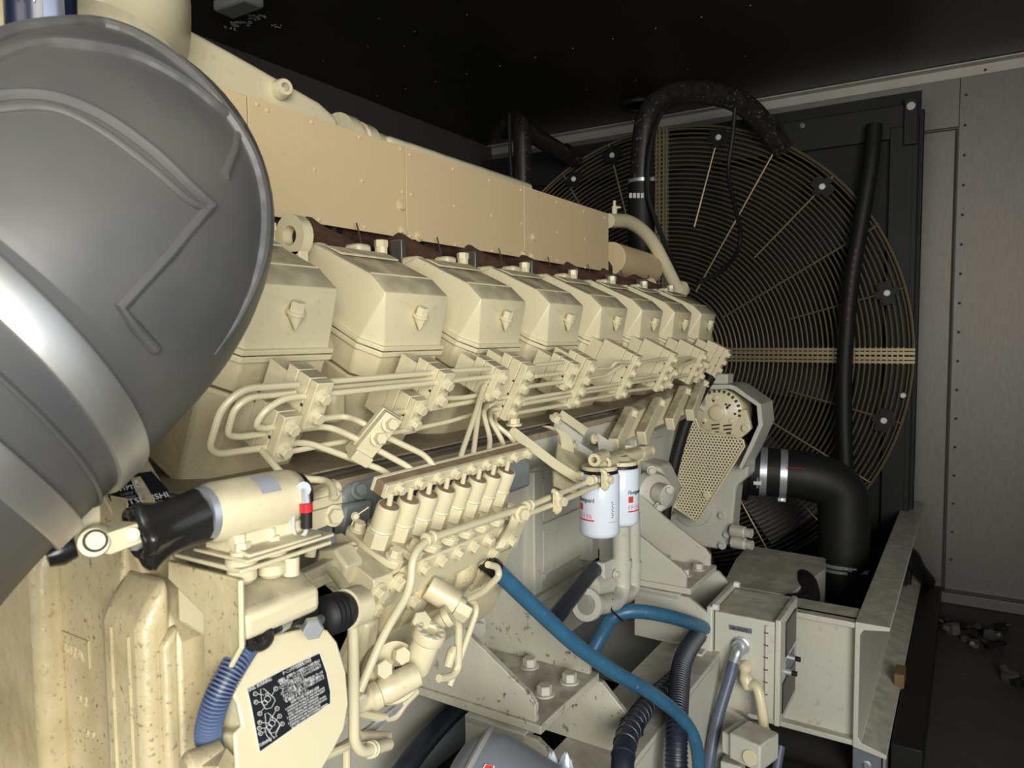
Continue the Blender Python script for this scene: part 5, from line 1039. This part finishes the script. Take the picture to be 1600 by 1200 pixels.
# ================================================================== skid
XO0, XO1 = -.232, -.152
sk = Thing('skid_frame', 'cream steel skid frame with channel rails and crossbeam under the engine', 'skid frame', (-.6, 1.5, .1))
sk.part('inner_rail', MB().b2((-.645, .3, .385), (-.50, 2.05, .40)).b2((-.515, .3, .12), (-.50, 2.05, .39)).b2((-.645, .3, .10), (-.50, 2.05, .115)).b2((-.645, .3, .11), (-.63, 2.05, .39)), 'cream_cool_lit', .002)
sk.part('crossbeam', MB().b2((-1.2, 2.06, .11), (XO0, 2.075, .43)).b2((-1.2, 2.035, .415), (XO0+.002, 2.15, .43)).b2((-1.2, 2.035, .10), (XO0+.002, 2.15, .115)), 'cream_cool_lit', .002)
ch_ = [(XO0, .10), (XO1, .088), (XO1, .100), (XO0+.020, .116), (XO0+.012, .13), (XO0+.012, .402), (XO0+.020, .416), (XO1, .425), (XO1, .435), (XO0, .435)]
sk.part('outer_rail', MB().prism([V((x, 2.03, z)) for x, z in ch_], (0, 1.60, 0)), 'cream_cool_lit', .0015)
sk.part('deck_plate', MB().prism([aZ(x, y, .40) for x, y in ((1150, 872), (1170, 852), (1290, 872), (1290, 890), (1232, 930), (1130, 912))], (0, 0, -.28)), 'cream_cool_lit', .002)
for x, y in ((1362, 1110), (1400, 972)):
    q = aX(x, y, XO0+.013); sk.part('stud', MB().cyl(q-V((0, 0, .03)), q+V((0, 0, .05)), .009, 12), 'zinc'); sk.bolt(q-V((0, 0, .005)), (0, 0, 1), .02, .016, 'zinc'); sk.part('shoe', MB().b2(q+V((-.0, -.03, -.04)), q+V((.05, .03, -.02))), 'black_metal', .002)
for x, y in ((1386, 905), (1380, 932)): sk.bolt(aY(x, y, 2.9), (0, -.5, 1), .016, .012, 'zinc')
sk.part('tie_bar', MB().b2(aY(1355, 945, 2.85), aY(1398, 915, 2.95)), 'black_metal', .002)
t = Thing('isolator', 'blue grey vibration isolator under the end of the outer rail', 'isolator', (-.195, 2.10, 0))
t.part('case', MB().b2((-.235, 2.06, .0), (-.165, 2.16, .085)), 'tank_grey', .003); t.part('side_plate', MB().b2((-.162, 2.05, 0), (-.155, 2.17, .088)), 'galv_light'); t.bolt((-.2, 2.06, .045), (0, -1, 0), .008, m='zinc')
solo('wood_block', 'small yellow brown wooden block wedged beside the outer rail', 'wood block', MB().b2(aY(1396, 1085, 2.45), aY(1416, 1040, 2.53)), 'wood', .003)
solo('side_beam', 'dark floor beam lying beside the outer skid rail', 'beam', MB().b2((-.148, 2.1, .0), (-.075, 3.55, .10)), 'black_metal', .003)
solo('base_cover', 'dark grey low floor plate in front of the crossbeam', 'plate', MB().b2((-.44, 1.62, .0), (-.18, 2.0, .04)), 'black_metal', .01)
# ================================================================== control box
BX0, BX1, BY0, BY1, BZ0, BZ1 = -.515, -.372, 1.75, 1.935, .262, .500
cb = Thing('control_box', 'cream wall box with dark meters and cable glands on the skid', 'control box', (-.44, 1.84, .262))
bd = cb.part('case', MB().b2((BX0, BY0, BZ0), (BX1, BY1, BZ1)), 'cream_cool_lit', .0025)
dr = cb.part('door', MB().b2((BX1+.001, BY0-.004, BZ0-.012), (BX1+.014, BY1+.004, BZ1+.008)), 'cream_cool_lit', .003)
cb.part('meter', MB().b2((BX1+.0142, BY0+.05, .40), (BX1+.017, BY1-.02, .485)), 'label_black', .001, parent=dr); cb.part('window', MB().b2((BX1+.0142, BY0+.02, BZ0+.01), (BX1+.017, BY1-.02, BZ0+.085)), 'label_black', .001, parent=dr)
cb.part('decal', MB().b2((BX1+.0142, BY0+.06, .352), (BX1+.0155, BY1-.03, .385)), 'label_purple', parent=dr)
for y_, z_ in ((BY0+.09, .405-.02), (BY0+.05, .385-.02)): cb.part('knob', MB().cyl((BX1+.014, y_, z_), (BX1+.030, y_, z_), .008, 12), 'zinc', parent=dr); cb.part('knob_tip', MB().cyl((BX1+.030, y_, z_), (BX1+.042, y_, z_), .006, 12), 'rubber_black', parent=dr)
cb.part('hinge', MB().cyl((BX1-.018, BY0-.003, BZ0+.01), (BX1-.018, BY0-.003, BZ1-.01), .0035, 8), 'cream_cool_lit')
for k in range(7): cb.part('hinge_gap', MB().b2((BX1-.0225, BY0-.0068, BZ0+.03+k*.03), (BX1-.0135, BY0-.0055, BZ0+.0325+k*.03)), 'joint')
cb.part('back_plate', MB().b2((BX0-.018, BY0-.01, BZ0-.03), (BX0-.003, BY1+.02, BZ1+.012)), 'cream_cool_lit', .004)
for y_ in (BY0, BY1+.005): cb.part('stud', MB().cyl((BX0-.004, y_, BZ1+.010), (BX0+.010, y_, BZ1+.010), .008, 10), 'white_bolt')
p = aY(1157, 983, BY0-.001); cb.part('plate_label', MB().b2(p+V((-.027, -.001, -.006)), p+V((.027, 0, .006))), 'label_purple'); cb.text('lettering', '480 VOLTS', p+V((-.023, -.0015, -.0035)), (1, 0, 0), (0, 0, 1), .0085, 'label_black')
g = aY(1158, 1008, BY0); cb.part('gland', MB().lathe(g, (0, -1, 0), [(0, .022), (.006, .022), (.008, .018), (.016, .018)], 22).tube(round_path([g+V((0, -.012, 0)), g+V((0, -.03, -.005)), g+V((-.008, -.036, -.035))], .015), .0125, 16), 'zinc')
g2 = aY(1166, 1046, BY0); cb.part('elbow_gland', MB().tube(round_path([g2+V((0, 0, .012)), g2+V((0, -.025, .004)), g2+V((.014, -.03, -.03))], .02), lambda t_: .013+.003*math.sin(t_*9), 16), 'cream_clean')
sup = Thing('box_support', 'dark steel angle support left of the control box', 'support', (-.53, 1.78, .1))
sup.part('angle', MB().b2((-.585, 1.74, .10), (-.565, 1.76, .41)).b2((-.60, 1.70, .395), (-.53, 1.80, .405)), 'cream_cool_lit', .003)
for x, y in ((1085, 1050), (1098, 1042), (1097, 1062)): sup.bolt(aY(x, y, 1.72), (0, -.3, 1), .008, m='zinc')
g = aY(1158, 1008, BY0)+V((-.008, -.036, -.03))
cpts = [g, aY(1140, 1060, 1.70), aY(1122, 1120, 1.66), aY(1110, 1180, 1.62), aY(1105, 1230, 1.6)]
solo('grey_conduit', 'grey blue flexible conduit hanging from the control box gland', 'conduit', MB().tube(spline(cpts, 8), .0135, 14), 'conduit_grey')
g2 = aY(1166, 1046, BY0)+V((.012, -.029, -.025))
solo('cream_conduit', 'cream conduit curving down from the control box to the motor', 'conduit', MB().tube(spline([g2, aY(1183, 1075, 1.71), aY(1191, 1110, 1.70), aY(1193, 1140, 1.70)], 8), .012, 14), 'cream_clean')
# motor below the box
mo = Thing('heater_pump', 'cream coolant heater pump below the control box', 'pump', aY(1160, 1200, 1.62))
mo.part('terminal_box', MB().box(aY(1178, 1165, 1.60), (.075, .08, .06), (V((.96, -.28, 0)), V((.28, .96, 0)), V((0, 0, 1)))), 'cream_cool_lit', .004)
mo.part('terminal_lid', MB().box(aY(1160, 1156, 1.62), (.055, .085, .05), (V((.96, -.28, 0)), V((.28, .96, 0)), V((0, 0, 1)))), 'cream_cool_lit', .004); mo.part('knockout', MB().lathe(aY(1172, 1184, 1.555), (-.28, -.96, .1), [(0, .017), (.003, .016)], 20), 'cream_clean')
mo.part('volute', MB().lathe(aY(1130, 1160, 1.70), (.5, -.85, 0), [(-.05, .06), (0, .062), (.02, .055), (.03, .03)], 28), 'cream_cool_lit'); mo.part('gland', MB().lathe(aY(1193, 1145, 1.68), (0, 0, 1), [(-.03, .019), (-.005, .019), (.0, .015), (.01, .015)], 18), 'cream_clean')
mo.part('bracket', MB().prism([aY(x, y, 1.74) for x, y in ((1120, 1105), (1135, 1105), (1190, 1140), (1180, 1150), (1120, 1125))], (0, .02, 0)), 'cream_cool_lit', .002); mo.part('base', MB().b2(aY(1125, 1225, 1.62), aY(1165, 1185, 1.66)), 'cream_cool_lit', .003)
solo('pale_rod', 'pale grey rod end standing in the dark below the crossbeam', 'rod', MB().tube([aY(1220, 1165, 1.8), aY(1208, 1230, 1.75)], .011, 12), 'conduit_grey')
# ================================================================== hoses in the lower middle
bh = [aX(770, 886, -.58), aX(790, 905, -.575), aX(840, 953, -.555), aX(900, 1008, -.53), aX(960, 1050, -.50), aX(1020, 1085, -.47), aX(1066, 1123, -.445), aX(1088, 1165, -.43), aX(1093, 1230, -.43)]
t = Thing('blue_hose', 'bright blue hose crossing diagonally from the pump to the lower edge', 'hose', bh[-1])
t.part('hose', MB().tube(spline(bh, 8), .0128, 18), 'blue_hose'); t.part('fitting', MB().tube([aX(760, 878, -.585), aX(774, 890, -.58)], .0145, 14), 'boot')
th = [aX(925, 1020, -.70), aX(940, 992, -.69), aX(957, 965, -.68), aX(990, 955, -.64), aX(1045, 963, -.58), aX(1105, 982, -.535), aX(1130, 995, -.53)]
solo('teal_hose', 'dark teal hose arching behind the control box', 'hose', MB().tube(spline(th, 8), .0165, 14), 'blue_hose')
nh = [aX(775, 1070, -.86), aX(735, 1090, -.83), aX(690, 1130, -.80), aX(640, 1190, -.78), aX(610, 1240, -.78)]
solo('navy_hose', 'dark navy hose lying low along the oil pan', 'hose', MB().tube(spline(nh, 8), .019, 14), 'navy_hose')
def corr(name, label, pts, r, m, pitch=.008):
    t = Thing(name, label, 'conduit', pts[-1]); s_ = spline(pts, 12); t.part('core', MB().tube(s_, r, 16), m); acc = 0; ri = MB()
    for a, b in zip(s_, s_[1:]):
        l = (b-a).length; d = (b-a).normalized()
        while acc < l: ri.lathe(a+d*acc, d, [(-.0022, r), (-.0012, r+.0018), (.0012, r+.0018), (.0022, r)], 16, cap=False); acc += pitch
        acc -= l
    g = t.part('corrugations', ri, m); g['kind'] = 'stuff'; return t
corr('black_conduit', 'black corrugated conduit rising left of the control box', [aX(1125, 965, -.56), aX(1095, 988, -.555), aX(1068, 1030, -.525), aX(1060, 1090, -.485), aX(1057, 1150, -.455), aX(1057, 1235, -.44)], .020, 'navy_hose')
c2 = corr('dark_conduit', 'dark conduit with collar bending down over the inner rail', [aX(1110, 1000, -.58), aX(1060, 1055, -.56), aX(1015, 1098, -.53), aX(985, 1140, -.495), aX(974, 1180, -.47), aX(972, 1240, -.455)], .019, 'navy_hose', .03)
q = aX(987, 1136, -.497); c2.part('collar', MB().lathe(q, (.1, -.6, -.8), [(-.01, .0215), (.01, .0225)], 18), 'rubber_black')
solo('floor_hose', 'black hose lying behind the control box', 'hose', MB().tube(spline([aY(1235, 945, 2.2), aY(1262, 940, 2.3), aY(1262, 915, 2.4), aY(1255, 905, 2.5)], 6), .032, 14), 'rubber_black')
# ================================================================== grey tank and scraps at the bottom
tk = Thing('grey_tank', 'grey rounded tank with warning sticker at the bottom edge', 'tank', aY(800, 1260, .80))
c = aY(800, 1262, .78); ad = V((.85, .25, -.42)).normalized()
tk.part('shell', MB().lathe(c-ad*.03, ad, [(-.065, .02), (-.06, .05), (-.045, .068), (-.02, .075), (.12, .075)], 40), 'tank_grey', 0, 40)
tk.part('rim', MB().lathe(c-ad*.03, ad, [(-.046, .0695), (-.043, .0725), (-.040, .0725), (-.037, .0700)], 40, cap=False), 'label_grey')
def on_tank(x, y):
    d = ray(x, y).normalized(); o = CAM-c; A_ = d-ad*d.dot(ad); B_ = o-ad*o.dot(ad); a = A_.dot(A_); b = 2*A_.dot(B_); cc = B_.dot(B_)-.0756**2; disc = b*b-4*a*cc
    return CAM+d*((-b-math.sqrt(max(disc, 0)))/(2*a))
qs = [on_tank(x, y) for x, y in ((758, 1194), (773, 1197), (771, 1203), (754, 1201))]; nr = (qs[1]-qs[0]).cross(qs[3]-qs[0]).normalized(); nr = nr if nr.z > 0 else -nr
st = tk.part('sticker', MB().prism(qs, nr*.0006), 'label_white', label='red and white warning sticker')
cq = sum(qs, V((0, 0, 0)))/4; tk.part('sticker_print', MB().prism([cq+(q-cq)*.78+nr*.0008 for q in qs], nr*.0003), 'red_print', parent=st)
for k, (x, y) in enumerate(((862, 1194), (885, 1196))):
    q = aY(x, y, .86); m_ = MB(); rings = []
    for j in range(5): rings.append([q+V((math.cos(i*.628)*(.018-.005*k)*(1+.3*random.uniform(-1, 1))*math.cos(j*.35), math.sin(i*.628)*(.018-.005*k)*math.cos(j*.35), -.02+.009*j+random.uniform(-.003, .003))) for i in range(10)])
    solo('plastic_cap', ['crumpled pale blue plastic wrap', 'smaller scrap of pale plastic wrap'][k]+' beside the grey tank', 'plastic scrap', m_.loft(rings), 'filter_white', 0, 20)
# loose scraps on the floor by the wall
for k, (x, y) in enumerate(((1450, 983), (1462, 978), (1476, 986), (1478, 972), (1490, 990), (1500, 978), (1512, 984), (1508, 1002), (1530, 985), (1535, 1005), (1548, 1000), (1565, 985), (1447, 1020), (1580, 1064), (1590, 1070), (1555, 1012), (1520, 1010))):
    q = aZ(x, y, .0); r_ = random.uniform(.018, .032); m_ = MB()
    if k % 3: m_.hexa(q, (random.uniform(-.4, .4), random.uniform(-.4, .4), 1), r_, r_*random.uniform(.8, 1.6)).cyl(q+V((0, 0, r_*.3)), q+V((random.uniform(-.05, .05), random.uniform(-.05, .05), r_)), r_*.45, 8)
    else: m_.ring(q+V((0, 0, .012)), (.2*k % 1-.5, .3, 1), r_, .010, 14, 6)
    lb, mm, gp = (('small loose black ring lying on the floor by the wall', 'black_metal', 'loose rings on the floor'), ('small dull grey hex fitting lying on the floor by the wall', 'galv', 'grey hex fittings on the floor'), ('small black hex fitting lying on the floor by the wall', 'black_metal', 'black hex fittings on the floor'))[k % 3]
    solo('metal_scrap', lb, 'metal scrap', m_, mm, group=gp)
